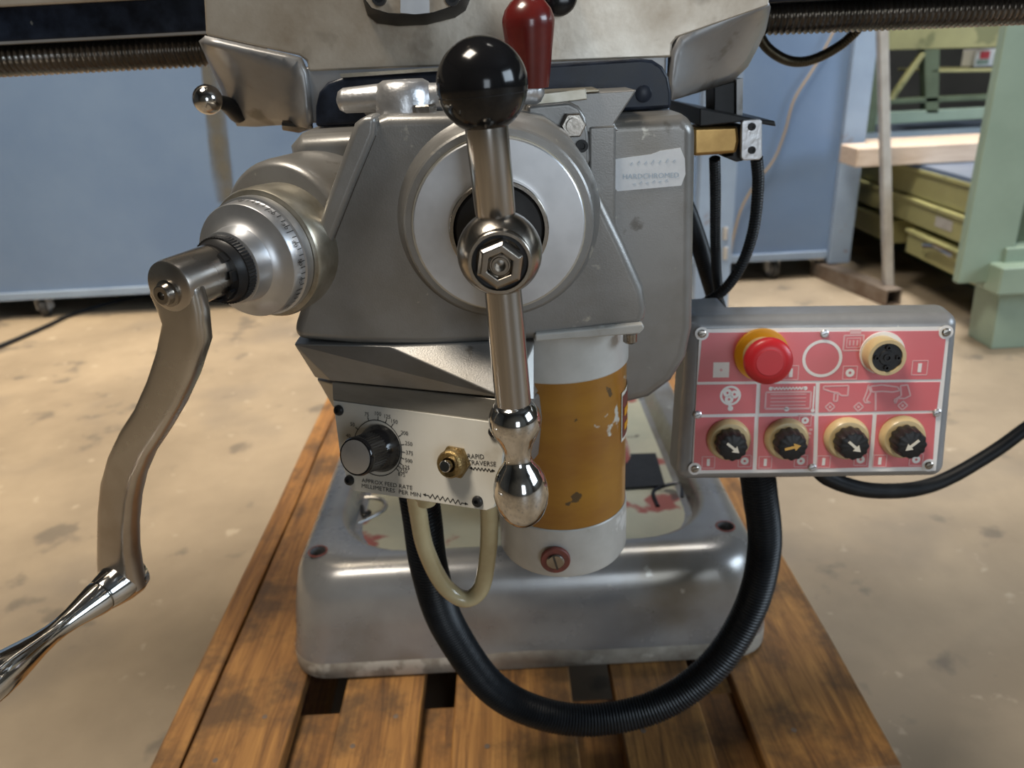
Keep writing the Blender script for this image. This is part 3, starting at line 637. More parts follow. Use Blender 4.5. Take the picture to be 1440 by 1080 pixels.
# radius on the plate from the print on the right
rp = fp.uv(565, 636)[0]-kc[0]
ink = MB()
lab = {'40': (490, 613), '50': (496, 597), '75': (516, 583), '100': (532, 582), '125': (545, 586), '150': (555, 593), '200': (569, 609), '250': (575, 624), '375': (576, 637), '500': (575, 648), '625': (571, 657), '750': (568, 662), '875': (565, 667)}
angs = []
for t_, (px, py) in lab.items():
    a_, b_ = fp.uv(px, py); an = math.atan2(b_-kc[1], a_-kc[0]); angs.append(an)
    fp.line(ink, (kc[0]+rp*math.cos(an), kc[1]+rp*math.sin(an)), (kc[0]+(rp+.0028)*math.cos(an), kc[1]+(rp+.0028)*math.sin(an)), 0.00045, 0.0003)
    ink = merge(ink, textmb(t_, fp.pt(a_, b_-0.0013), pu, pv, pn, height=0.0029, align='CENTER', thick=0.0003))
DL = ink; ink = MB(); fp.ring(DL, kc, rp, 0.0006, min(angs), max(a if a > 0 else a+2*PI for a in angs), 48)
def ftext(body, p0, p1, hpx):
    o0 = fp.at(*p0); o1 = fp.at(*p1); w = (o1-o0).length; u = (o1-o0).normalized(); v = pn.cross(u)
    h = (fp.at(p0[0], p0[1]-hpx)-o0).length
    return textmb(body, o0, u, v, pn, width=w, height=h, thick=0.0003)
ink = merge(ink, ftext('APPROX FEED RATE', (509, 678), (580, 689), 5.6), ftext('MILLIMETRES  PER MIN', (509, 685.5), (592, 699), 5.6), ftext('RAPID', (658, 644.5), (681, 645.5), 6.5), ftext('TRAVERSE', (658, 653), (698, 656), 6.5))
def zig(p0, p1, amp, n):
    q0 = V((*fp.uv(*p0), 0)); q1 = V((*fp.uv(*p1), 0)); d = (q1-q0); L = d.length; d.normalize(); e = V((-d.y, d.x, 0))
    pts = [q0, q0+d*L*.13]+[q0+d*(L*(.13+.74*(k+.5)/n))+e*(amp if k % 2 else -amp) for k in range(n)]+[q0+d*L*.87, q1]
    fp.poly(ink, [(p.x, p.y) for p in pts], 0.0005, 0.0003)
    for s0, dd in ((q0, d), (q1, -d)):
        tri = [s0, s0+dd*.0022+e*.0011, s0+dd*.0022-e*.0011]
        ink.prism([fp.pt(p.x, p.y) for p in tri], pn*.0003)
zig((595, 695), (658, 709), 0.0016, 13); zig((660, 658), (696, 662), 0.0010, 11)
obj('dial_scale', DL, M_ink, plate, smooth=False)
obj('plate_lettering', ink, M_ink, plate, smooth=False)['kind'] = 'stuff'
# speed knob
ko = fp.at(535, 630)
knob = obj('speed_knob', merge(MB().lathe([(0.0, 0), (0.0, 0.0172), (0.001, 0.0176), (0.003, 0.0172), (0.0105, 0.0142), (0.0118, 0.0135), (0.0118, 0)], ko, pn, 56),
     MB().lathe([(0.011, 0), (0.011, 0.0138), (0.0265, 0.0133), (0.0265, 0)], ko, pn, 160, flute=0.022, nfl=40),
     MB().lathe([(0.0265, 0), (0.0265, 0.0136), (0.0285, 0.0139), (0.0300, 0.0131), (0.0300, 0)], ko, pn, 56)), M_black, mm, ang=40)
obj('knob_cap', MB().lathe([(0.0292, 0), (0.0292, 0.0119), (0.0303, 0.0119), (0.0304, 0.0115), (0.0301, 0)], ko, pn, 48), M_alu, knob, ang=30)
# push button
bo = fp.at(641, 649)
pb = obj('push_button', merge(MB().lathe([(0, 0), (0, 0.0118), (0.003, 0.0118), (0.0035, 0.0105), (0.0035, 0)], bo, pn, 6), MB().lathe([(0.003, 0), (0.003, 0.0100), (0.0095, 0.0096), (0.0112, 0.0084), (0.0105, 0.0052), (0.007, 0.005), (0.007, 0)], bo, pn, 30)), M_brass, mm, ang=30)
obj('button_plunger', MB().lathe([(0.005, 0), (0.005, 0.0042), (0.015, 0.0042), (0.0158, 0.0036), (0.0158, 0)], bo, pn, 26), M_chrome, pb)
obj('cable_gland', MB().lathe([(0, 0), (0, 0.009), (0.012, 0.009), (0.012, 0.007), (0.018, 0.007), (0.018, 0)], fp.at(577, 695)-pn*.02+V((0, 0, .004)), (0, 0, -1), 18), M_tube, hous)

# elevating crank on the knee's left -------------------------------
t22 = math.radians(22); ea = V((-math.sin(t22), -math.cos(t22), 0)); es = V((math.cos(t22), -math.sin(t22), 0)); EZ = V((0, 0, 1))
E0 = P(243, 408, 0.42)
ep_ = lambda s: E0-ea*s
EH = ep_(0.109)+V((-0.003, 0, 0.006))
obj('elevating_housing', MB().lathe([(0.0, 0), (0.0, 0.0455), (-0.001, 0.0472), (-0.003, 0.0488), (-0.006, 0.0498), (-0.012, 0.0503), (-0.15, 0.051), (-0.15, 0)], EH, ea, 56), M_paint, mm, ang=40)
edl = obj('elevating_dial', MB().lathe([(-0.080, 0), (-0.080, 0.0385), (-0.0735, 0.0385), (-0.073, 0.037), (-0.0640, 0.0363), (-0.0630, 0.0357), (-0.0616, 0.0300), (-0.0600, 0.0262), (-0.0578, 0.0240), (-0.053, 0.0229), (-0.047, 0.0224), (-0.0465, 0.0212), (-0.0465, 0)], ep_(0), ea, 64), M_alu, mm, ang=28)
obj('dial_back_ring', MB().lathe([(-0.112, 0), (-0.112, 0.0415), (-0.096, 0.0425), (-0.083, 0.0425), (-0.081, 0.0415), (-0.0805, 0.038), (-0.0805, 0)], ep_(0), ea, 64), M_alud, edl, ang=28)
tick = MB()
for k in range(60):
    an = 2*PI*k/60; rd = es*math.cos(an)+EZ*math.sin(an); tg = -es*math.sin(an)+EZ*math.cos(an)
    o_ = ep_(0.0735)+rd*0.0371; L_ = 0.007 if k % 5 == 0 else 0.0045
    tick.add([o_-tg*.00025, o_+tg*.00025, o_+tg*.00025+ea*L_-rd*.0002, o_-tg*.00025+ea*L_-rd*.0002], [[0, 1, 2, 3]])
for k, d_ in enumerate(('0', '10', '20', '30', '40', '50', '60', '70', '80', '90')):
    an = PI*0.5-2*PI*k/10*0.5; rd = es*math.cos(an)+EZ*math.sin(an); tg = es*math.sin(an)-EZ*math.cos(an)
    m_ = textmb(d_, ep_(0.0665)+rd*0.0372-tg*0, tg, -ea*1.0, rd, height=0.0032, align='CENTER', thick=0.0003)
    tick = merge(tick, m_)
obj('dial_graduations', tick, M_ink, edl, smooth=False)
obj('knurled_nut', merge(MB().lathe([(-0.0466, 0), (-0.0466, 0.0206), (-0.0400, 0.0206), (-0.0400, 0)], ep_(0), ea, 240, flute=0.012, nfl=60), MB().lathe([(-0.0400, 0), (-0.0400, 0.0196), (-0.0385, 0.0186), (-0.034, 0.0178), (-0.034, 0)], ep_(0), ea, 48)), M_blackm, edl, ang=40)
# crank arm
arm = MB()
cl = [(236, 376, 12), (236, 381, 22), (236, 390, 29), (237, 402, 33), (239, 418, 33.5), (246, 438, 31), (252, 470, 31), (240, 515, 32), (224, 556, 31.5), (204, 595, 31), (183, 627, 30), (168, 660, 27), (159, 695, 25), (155, 735, 23.5), (155, 770, 23), (157, 800, 25), (160, 824, 27)]
def onarm(px, py): return PL(px, py, E0, ea)
cp = [onarm(x, y) for x, y, w in cl]
rg = []
for i, (x, y, w) in enumerate(cl):
    T = (cp[min(i+1, len(cp)-1)]-cp[max(i-1, 0)]).normalized(); sd = T.cross(ea).normalized()
    e1 = onarm(x+w, y); hw = abs((e1-cp[i]).dot(sd)); hw = max(hw, 0.004)
    k = i/(len(cl)-1); th = 0.0065*(1-k)+0.0090*k
    c_ = cp[i]-ea*th*0.9
    rg.append([c_+sd*hw*math.copysign(abs(math.cos(t))**0.45, math.cos(t))+ea*th*math.copysign(abs(math.sin(t))**0.6, math.sin(t)) for t in [2*PI*j/28 for j in range(28)]])
arm.loft(rg)
crank = obj('elevating_crank', arm, M_arm, mm, ang=70)
obj('crank_hub', MB().lathe([(-0.045, 0), (-0.045, 0.0163), (-0.0395, 0.0163), (-0.039, 0.0158), (-0.003, 0.0156), (0.000, 0.0150), (0.0008, 0.0138), (0.0008, 0)], onarm(238, 404)+V((0, 0, 0)), ea, 40), M_arm, crank, ang=40)
obj('clutch_teeth', merge(*[MB().frame_box(ep_(0.034)+ (es*math.cos(t)+EZ*math.sin(t))*0.0158, (-es*math.sin(t)+EZ*math.cos(t)), (es*math.cos(t)+EZ*math.sin(t)), ea, (-.003, -.001, -.004), (.003, .0006, .004)) for t in [2*PI*k/8 for k in range(8)]]), M_blackm, crank)
obj('crank_bolt', MB().lathe([(0, 0), (0, 0.0078), (0.002, 0.0078), (0.0025, 0.0062), (0.006, 0.0058), (0.0066, 0.005), (0.0066, 0.0024), (0.003, 0.0022), (0.003, 0)], onarm(240, 411)+ea*.0008, ea, 28), M_steel, crank, ang=30)
J = onarm(163, 822)-ea*0.008
obj('crank_boss', MB().lathe([(-0.012, 0), (-0.012, 0.010), (-0.010, 0.0140), (-0.004, 0.0158), (0.006, 0.0156), (0.014, 0.0140), (0.020, 0.0126), (0.0215, 0.0120), (0.0215, 0)], J, ea, 36), M_chrome, crank, ang=40)
obj('crank_grip', MB().lathe([(0.0215, 0), (0.0215, 0.0104), (0.0225, 0.0104), (0.023, 0.0122), (0.027, 0.0118), (0.036, 0.0098), (0.046, 0.0078), (0.056, 0.0068), (0.064, 0.0070), (0.074, 0.0084), (0.085, 0.0108), (0.096, 0.0130), (0.107, 0.0142), (0.118, 0.0140), (0.128, 0.0122), (0.135, 0.0092), (0.139, 0.005), (0.140, 0)], J, ea, 44), M_chrome, crank, ang=60)

# ------------------------------------------------------------------ control box
bx = thing('control_box', P(1150, 672, 0.60), 'grey control box with red printed panel, emergency stop button and four selector knobs', 'control box')
ya = math.radians(6); tl = math.radians(8)
bnh = V((-math.sin(ya), -math.cos(ya), 0)); bu = V((math.cos(ya), -math.sin(ya), 0))
bv = V((0, 0, math.cos(tl)))-bnh*math.sin(tl); bn = (bnh*math.cos(tl)+V((0, 0, math.sin(tl)))).normalized()
bpn = Plane(P(1155, 562, 0.600), bu, bv, bn)
bo_px = [(985, 437), (1346, 446), (1352, 454), (1327, 662), (1318, 671), (962, 677), (952, 668), (975, 445)]
front = [bpn.at(*p)-bn*.002 for p in [(970, 447), (1352, 443), (1330, 673), (953, 678)]]
cen = sum(front, V((0, 0, 0)))/4
backq = [cen+(p-cen)*1.0-bn*0.075 for p in front]
obj('box_body', MB().loft([front, [cen+(p-cen)*1.045-bn*0.042 for p in front]]), M_boxp, bx, bevel=0.010, seg=5)
obj('mounting_arm', MB().box((0.1445, 0.648, 0.605), (0.20, 0.70, 0.645)), M_boxp, bx, bevel=0.004)
pp = [(984, 463), (1336, 460), (1316, 662), (973, 666)]
face = obj('face_plate', MB().prism([bpn.at(*p)-bn*.003 for p in pp], bn*.003), M_pwhite, bx)
def bq(pts, h=0.0004, m=M_pink, name='red_field'):
    return obj(name, MB().prism([bpn.at(*p) for p in pts], bn*h), m, bx)
# red fields between the white lines
def L_(y, x): return y
bq([(988, 468), (1331, 465), (1323, 533), (981, 537)])
bq([(980, 541), (1064, 540), (1062, 581), (978, 583)])
bq([(1070, 540), (1147, 539), (1146, 580), (1068, 581)])
bq([(1153, 539), (1322, 537), (1317, 577), (1151, 580)])
bq([(978, 587), (1061, 586), (1058, 660), (975, 661)])
bq([(1067, 586), (1145, 585), (1143, 659), (1064, 660)])
bq([(1151, 585), (1227, 583), (1221, 657), (1149, 659)])
bq([(1233, 583), (1316, 581), (1311, 656), (1227, 657)])
pr = MB(); pk = MB(); U = bpn.uv
def flush(name):
    global pr, pk
    if pr.v: obj(name, pr, M_pwhite, bx, smooth=False)
    if pk.v: obj(name, pk, M_ppink, bx, smooth=False)
    pr = MB(); pk = MB()
HH = 0.0006
s1 = 0.0006
bpn.ring(pr, U(1156, 504), 0.0152, 0.0026, h=HH); flush('printed_ring')
def sq(c, r=0.0062, kind='bar', mb=None, w=0.0007):
    mb = pk if mb is None else mb; x, y = U(*c)
    bpn.poly(mb, [(x-r, y-r), (x+r, y-r), (x+r, y+r), (x-r, y+r)], w, HH, True)
    if kind == 'bar': bpn.rect(pr, (x, y), r*.24, r*.62, HH)
    elif kind == 'o': bpn.ring(pr, (x, y), r*.42, r*.42, h=HH)
    flush('printed_symbol')
x, y = U(1014, 520); bpn.rect(pr, (x, y), 0.0068, 0.0068, HH); obj('print_dot', bpn.disc(MB(), (x, y), 0.0012, 0.0009), M_ppink, bx); flush('printed_square')
sq((1112, 524)); sq((1195, 524), 0.0058, 'o'); sq((1293, 517))
x, y = U(1200, 482); bpn.poly(pk, [(x-.008, y-.0065), (x+.008, y-.0065), (x+.008, y+.0065), (x-.008, y+.0065)], 0.0012, HH, True); bpn.poly(pk, [(x-.0055, y-.004), (x+.0055, y-.004), (x+.0055, y+.004), (x-.0055, y+.004)], 0.0006, HH, True)
bpn.rect(pk, (x+.001, y+.0095), .0045, .0018, HH)
for k in range(3): bpn.line(pk, (x-.003+k*.003, y-.0022), (x-.003+k*.003, y+.0022), 0.0011, HH)
flush('voltage_symbol')
for px, py in ((996, 650), (1076, 650), (1158, 649), (1237, 648)): sq((px, py), 0.0055)
for px, py in ((1047, 648), (1126, 648), (1210, 646), (1288, 646)): sq((px, py), 0.0055, 'o')
sq((1132, 591), 0.005, 'o')
# pump symbol
x, y = U(1027, 556); bpn.ring(pr, (x, y), 0.0080, 0.0020, h=HH)
for an in (0.3, 2.4, 4.4):
    bpn.ring(pr, (x+.0036*math.cos(an), y+.0036*math.sin(an)), 0.0024, 0.0026, h=HH)
bpn.rect(pr, (x, y-.0105), .0014, .0016, HH); bpn.disc(pr, U(1027, 574), 0.0024, HH, 12)
flush('pump_symbol')
x, y = U(1108, 562)
bpn.poly(pk, [(x-.019, y-.008), (x+.019, y-.008), (x+.019, y+.007), (x-.019, y+.007)], 0.0016, HH, True)
for k in range(4): bpn.line(pk, (x-.015, y-.005+k*.0033), (x+.015, y-.005+k*.0033), 0.0008, HH)
x2, y2 = U(1108, 546); bpn.poly(pr, [(x2-.014+k*.0014, y2+(0.0012 if k % 2 else -0.0012)) for k in range(21)], 0.0011, HH)
bpn.disc(pr, (x2-.0145, y2), .0018, HH, 10); bpn.disc(pr, (x2+.0145, y2), .0018, HH, 10)
xb, yb = U(1144, 560); bpn.line(pr, (xb, yb-.011), (xb, yb+.011), .0012, HH); bpn.disc(pr, (xb, yb-.011), .0016, HH, 10); bpn.disc(pr, U(1106, 575), .0022, HH, 10)
flush('table_symbol')
def pxpoly(pts, w=0.0013, closed=True): bpn.poly(pk, [U(*p) for p in pts], w, HH, closed)
pxpoly([(1158, 543), (1193, 542), (1192, 556), (1183, 556), (1178, 552), (1170, 551), (1158, 547)])
pxpoly([(1173, 553), (1178, 553), (1177, 564), (1172, 564)])
pxpoly([(1221, 541), (1224, 552), (1218, 563), (1224, 566), (1216, 566), (1214, 562), (1219, 550)])
pxpoly([(1224, 543), (1240, 541), (1262, 544), (1265, 549), (1255, 551), (1240, 550), (1226, 551)])
pxpoly([(1266, 542), (1276, 541), (1280, 556), (1272, 560), (1262, 560), (1259, 567), (1257, 562), (1267, 556)])
pxpoly([(1231, 552), (1231, 577)], 0.0016, False)
for c_ in ((1167, 572), (1207, 572), (1269, 570)):
    x, y = U(*c_); bpn.poly(pk, [(x-.004, y), (x, y-.004), (x+.004, y), (x, y+.004)], 0.0012, HH, True); bpn.disc(pk, (x, y), .0012, HH, 8)
x, y = U(1140, 604)
for k in range(6): bpn.rect(pk, (x-.0008*k, y-.0035*k), .0013, .001, HH)
flush('machine_symbol')
# corner lands and screws
for px, py, dark in ((987, 469, 1), (1330, 467, 1), (977, 659, 1), (1306, 654, 1), (1159, 469, 0), (981, 583, 0), (1317, 580, 0), (1142, 657, 0)):
    c_ = bpn.at(px, py)
    if dark: obj('corner_land', MB().lathe([(0, 0), (0, 0.0058), (0.0006, 0.0058), (0.0006, 0)], c_, bn, 20), M_pwhite, bx)
    sc_ = obj('panel_screw', MB().lathe([(0, 0), (0, 0.0036), (0.0012, 0.0036), (0.002, 0.0026), (0.0021, 0)], c_, bn, 18), M_steel if dark else M_cast, bx)
    tmp = Plane(c_+bn*.0021, bu, bv, bn); obj('screw_slot_shade', tmp.line(MB(), (-.0024, -.001), (.0024, .001), .0006, .0001), M_grime_shade, sc_)  # no cut slot: its shade is a dark painted line on the head
# emergency stop
eo = bpn.at(1070, 497)
es_ = obj('emergency_button', MB().lathe([(0.018, 0), (0.018, 0.0165), (0.020, 0.0190), (0.0235, 0.0200), (0.0265, 0.0196), (0.029, 0.0178), (0.0305, 0.0125), (0.0305, 0)], bpn.at(1071, 498), bn, 48), M_estop, bx, ang=40)
obj('button_disc', MB().lathe([(0.0300, 0), (0.0300, 0.0112), (0.0309, 0.0108), (0.0309, 0)], bpn.at(1071, 498), bn, 36), M_estop, es_)
obj('button_stem', MB().lathe([(0, 0), (0, 0.0165), (0.020, 0.0155), (0.020, 0)], bpn.at(1070, 498), bn, 36), M_cream, es_)
obj('yellow_ring', MB().lathe([(0, 0), (0, 0.0225), (0.002, 0.0230), (0.005, 0.0225), (0.005, 0)], bpn.at(1070, 498), bn, 44), M_yellow, es_)
# socket
so = bpn.at(1238, 497)
sk = obj('panel_socket', MB().lathe([(0, 0), (0, 0.0158), (0.014, 0.0158), (0.016, 0.0150), (0.016, 0.0122), (0.012, 0.012), (0.012, 0)], so, bn, 40), M_cream, bx, ang=30)
obj('socket_flange', MB().lathe([(0, 0), (0, 0.0185), (0.0016, 0.0182), (0.0018, 0)], bpn.at(1240, 496), bn, 40), M_pwhite, sk)
obj('socket_insert', MB().lathe([(0.012, 0), (0.012, 0.0121), (0.0145, 0.0121), (0.0145, 0.0065), (0.0155, 0.006), (0.0155, 0)], so, bn, 40), M_blackm, sk, ang=30)
for dx, dy in ((0, 0), (.0085, 0), (-.0085, 0), (0, .0085), (0, -.0085)):
    rc = 0.0019 if dx or dy else .003
    obj('socket_contact', MB().lathe([(0.0143, 0), (0.0143, rc), (0.0172, rc), (0.0172, rc*.65), (0.0146, rc*.65), (0.0146, 0)], so+bu*dx+bv*dy, bn, 16), M_blackm, sk)
# four selector knobs with arrows
for (rx, ry), ang_, am in (((1024, 617), -40, M_arrow), ((1105, 616), 15, M_arrowy), ((1189, 615), -42, M_arrow), ((1267, 613), 222, M_arrow)):
    o_ = bpn.at(rx, ry)
    kn = obj('selector_knob', MB().lathe([(0.008, 0), (0.008, 0.0125), (0.010, 0.0132), (0.022, 0.0122), (0.0235, 0.0115), (0.0240, 0.0100), (0.0240, 0)], o_, bn, 96, flute=0.045, nfl=12), M_blackm, bx, ang=40)
    obj('bezel', MB().lathe([(0, 0), (0, 0.0188), (0.003, 0.0190), (0.007, 0.0178), (0.0085, 0.0165), (0.0088, 0.013), (0.0088, 0)], o_, bn, 48), M_cream, kn, ang=30)
    t_ = math.radians(ang_); dx = V((math.cos(t_), math.sin(t_))); ex = V((-dx.y, dx.x))
    aw = [(-.0068, -.0011), (.0015, -.0011), (.0015, -.0034), (.0068, 0), (.0015, .0034), (.0015, .0011), (-.0068, .0011)]
    obj('arrow', MB().prism([o_+bn*.0241+bu*(dx.x*p+ex.x*q_)+bv*(dx.y*p+ex.y*q_) for p, q_ in aw], bn*.0004), am, kn, smooth=False)

# ------------------------------------------------------------------ hoses and cables
def px3(l): return [P(*p) for p in l]
tag(obj('corrugated_hose', corrugated(px3([(588, 690, 0.56), (594, 730, 0.562), (604, 800, 0.57), (630, 880, 0.59), (690, 965, 0.61), (760, 1003, 0.618), (840, 1012, 0.62), (930, 990, 0.625), (1005, 935, 0.635), (1055, 855, 0.65), (1075, 770, 0.655), (1068, 690, 0.65), (1063, 655, 0.648)]), 0.0172, 0.0036, 0.0016, 18), M_hose),
    'thick black corrugated hose hanging in a loop under the feed motor', 'hose')
tag(obj('clear_tube', MB().tube(spline(px3([(584, 692, 0.525), (588, 720, 0.53), (598, 770, 0.535), (622, 820, 0.54), (652, 842, 0.54), (676, 828, 0.54), (686, 780, 0.535), (688, 730, 0.53), (686, 690, 0.525)]), 14), 0.0074, 16), M_tube),
    'yellowed plastic tube looping down from the white feed-rate plate', 'tube')
tag(obj('flexible_conduit', corrugated(px3([(1140, 640, 0.66), (1165, 672, 0.68), (1230, 690, 0.72), (1310, 682, 0.78), (1390, 640, 0.84), (1460, 590, 0.90), (1560, 520, 1.0)]), 0.0088, 0.0030, 0.0011, 12), M_hose),
    'thin black conduit running away from under the control box', 'conduit')
tag(obj('flexible_conduit', corrugated(px3([(1005, 223, 0.705), (1006, 270, 0.72), (1006, 340, 0.74), (1009, 395, 0.766), (1018, 450, 0.768), (1060, 510, 0.72), (1085, 530, 0.68)]), 0.0052, 0.0028, 0.0008, 12), M_hose),
    'black ribbed conduit dropping straight from the brass bar bracket', 'conduit')
tag(obj('flexible_conduit', corrugated(px3([(1064, 222, 0.70), (1066, 260, 0.71), (1060, 320, 0.72), (1044, 370, 0.73), (1018, 408, 0.74), (985, 432, 0.745), (972, 465, 0.74), (995, 520, 0.70), (1025, 550, 0.672)]), 0.0056, 0.0028, 0.0008, 12), M_hose),
    'black ribbed conduit curving down from the silver end plate', 'conduit')
tag(obj('flexible_conduit', corrugated(px3([(938, 262, 0.74), (960, 285, 0.745), (982, 340, 0.785), (1000, 400, 0.815), (1018, 450, 0.84), (1065, 480, 0.82), (1110, 520, 0.70), (1125, 535, 0.68)]), 0.0095, 0.0034, 0.001, 12), M_hose),
    'thick black conduit slanting down close beside the machine knee', 'conduit')
tag(obj('braided_conduit', corrugated(px3([(1064, 40, 0.82), (1078, 66, 0.83), (1105, 84, 0.84), (1135, 86, 0.845), (1172, 70, 0.85), (1200, 48, 0.85), (1222, 20, 0.85)]), 0.0052, 0.0026, 0.0008, 12), M_braid),
    'bronze spiral conduit looping under the table beside the saddle', 'conduit')

# ------------------------------------------------------------------ background: blue cabinet
CY = 2.88
cab = thing('steel_cabinet', (-0.6, CY+0.25, 0), 'large blue-grey sheet steel cabinet on casters behind the machine', 'cabinet')
xr = P(1190, 250, CY).x
body = obj('cabinet_body', MB().box((-2.7, CY, 0.0775), (xr, CY+0.5, 1.9)), M_blue, cab, bevel=0.008)
xf = P(1163, 250, CY).x
obj('corner_frame', MB().box((xf+0.03, CY-0.03, 0.06), (xr+0.04, CY+0.02, 1.9)), M_blue2, cab, bevel=0.004)
obj('bottom_rail', MB().box((-2.7, CY-0.012, 0.078), (xf+0.03, CY, 0.108)), M_blue2, cab, bevel=0.003)
obj('door_seam', MB().box((P(560, 250, CY).x, CY-0.004, 0.11), (P(560, 250, CY).x+.006, CY, 1.9)), M_blue2, cab)
for px, py in ((1085, 374), (60, 418), (430, 405)):
    c_ = P(px, py, CY+0.03); c_.z = 0.038
    wh = obj('caster', MB().lathe([(-0.014, 0), (-0.014, 0.032), (-0.011, 0.0378), (0.011, 0.0378), (0.014, 0.032), (0.014, 0)], c_, (1, 0.3, 0), 28), M_wheel, cab)
    obj('caster_disc', MB().lathe([(-0.0148, 0), (-0.0148, 0.026), (0.0148, 0.026), (0.0148, 0)], c_, (1, 0.3, 0), 28), M_cast, wh)
    obj('caster_fork', merge(MB().box((c_.x-.024, c_.y-.02, .03), (c_.x-.02, c_.y+.02, .0745)), MB().box((c_.x+.02, c_.y-.02, .03), (c_.x+.024, c_.y+.02, .0745)), MB().box((c_.x-.024, c_.y-.025, .0735), (c_.x+.024, c_.y+.025, .0765))), M_postm, wh)
# oily run mark down the sheet
stn = bpy.data.materials.new('oily_run_mark'); stn.use_nodes = True
nt = stn.node_tree; b = nt.nodes['Principled BSDF']; b.inputs['Base Color'].default_value = (0.16, 0.15, 0.12, 1); b.inputs['Roughness'].default_value = 0.5
tc = nt.nodes.new('ShaderNodeTexCoord'); mp = nt.nodes.new('ShaderNodeMapping'); mp.inputs['Scale'].default_value = (1, 1, 1)
sx = nt.nodes.new('ShaderNodeSeparateXYZ'); nt.links.new(tc.outputs['Object'], sx.inputs[0])
n = nt.nodes.new('ShaderNodeTexNoise'); n.inputs['Scale'].default_value = 14; n.inputs['Detail'].default_value = 6; nt.links.new(tc.outputs['Object'], n.inputs['Vector'])
ab = nt.nodes.new('ShaderNodeMath'); ab.operation = 'ABSOLUTE'; nt.links.new(sx.outputs[0], ab.inputs[0])
mr = nt.nodes.new('ShaderNodeMapRange'); mr.inputs['From Min'].default_value = 0.01; mr.inputs['From Max'].default_value = 0.055; mr.inputs['To Min'].default_value = 1; mr.inputs['To Max'].default_value = 0
nt.links.new(ab.outputs[0], mr.inputs[0])
mu = nt.nodes.new('ShaderNodeMath'); mu.operation = 'MULTIPLY'; nt.links.new(mr.outputs[0], mu.inputs[0]); nt.links.new(n.outputs['Fac'], mu.inputs[1])
nt.links.new(mu.outputs[0], b.inputs['Alpha'])
sp_ = [P(x, y, CY-.003) for x, y in ((282, 85), (312, 85), (316, 150), (330, 285), (300, 285), (288, 150))]
obj('oil_run', MB().prism(sp_, (0, 0.0025, 0)), stn, cab)

up = thing('steel_upright', (0.68, 2.5, 0), 'narrow blue-grey steel upright with hinges standing before the cabinet', 'upright')
x0, x1 = P(978, 330, 2.5).x, P(1028, 330, 2.5).x
obj('upright_post', MB().box((x0, 2.48, 0), (x1, 2.53, 1.6)), M_blue2, up, bevel=0.004)
for py in (328, 356):
    q_ = P(1020, py, 2.478); obj('hinge', MB().lathe([(-.02, 0), (-.02, .008), (.02, .008), (.02, 0)], q_, (0, 0, 1), 12), M_postm, up)
st_ = thing('floor_stand', (1.33, 2.85, 0), 'rusty steel floor bar with a leaning grey upright beside the green rack', 'stand')
q0, q1 = G(1150, 368, 0.05), G(1258, 410, 0.05)
d_ = (q1-q0).normalized(); sd = V((-d_.y, d_.x, 0))
bar = MB()
for a0, b0, a1, b1 in ((-.03, -.049, .03, -.044), (-.03, .001, .03, .006), (-.03, -.044, -.025, .001), (.025, -.044, .03, .001)):
    bar.prism([q1+sd*a_+V((0, 0, b_)) for a_, b_ in ((a0, b0), (a1, b0), (a1, b1), (a0, b1))], q0-q1)
obj('floor_bar', bar, M_rusty, st_)
pt = P(1240, 30, 2.575); pb_ = P(1248, 408, 2.575); pb_.z = 0.05; pt2 = pb_+(pt-pb_)*1.6
w_ = 0.0145
obj('leaning_post', MB().loft([[c_+V((a_, b_, 0)) for a_, b_ in ((-w_, -w_), (w_, -w_), (w_, w_), (-w_, w_))] for c_ in (pb_, pt2)]), M_postm, st_, bevel=0.003)
tag(obj('hanging_wire', MB().tube(spline([P(x, y, CY-.02) for x, y in ((1190, 10), (1172, 45), (1148, 90), (1117, 140), (1104, 185), (1088, 225), (1060, 262), (1042, 295), (1031, 335), (1027, 360))], 8), 0.0042, 8), M_wire),
    'thin tan wire hanging down the blue cabinet', 'wire')
tag(obj('floor_cable', MB().tube(spline([G(-140, 545, .008), G(0, 487, .008), G(60, 461, .008), G(110, 439, .008), G(190, 418, .008), G(240, 414, .008)], 8), 0.008, 8), M_hose),
    'black cable lying across the floor towards the cabinet', 'cable')

# ------------------------------------------------------------------ background: green rack
RX = 1.43
rk = thing('storage_rack', (2.0, 3.0, 0), 'green steel storage rack with olive drawers beside the blue cabinet', 'rack')
# front upright with foot and clamp
z_b = P(1353, 399, 2.08).z
obj('rack_column', merge(MB().box((1.272, 2.08, z_b), (1.415, 2.11, 1.8)), MB().box((1.395, 2.10, z_b), (1.415, 2.20, 1.8))), M_green, rk, bevel=0.004)
obj('column_foot', merge(MB().prism([V((1.40, 2.07, 0)), V((1.56, 2.07, 0)), V((1.56, 2.07, 0.3)), V((1.385, 2.07, 0.3))], (0, 0.12, 0))), M_green, rk, bevel=0.004)
obj('column_clamp', MB().box((1.352, 2.02, P(1410, 416, 2.02).z), (1.60, 2.2, P(1410, 377, 2.02).z)), M_green, rk, bevel=0.006)
obj('inner_post', MB().box((1.44, 2.13, 0), (1.56, 2.2, 1.8)), M_dgreen, rk, bevel=0.003)
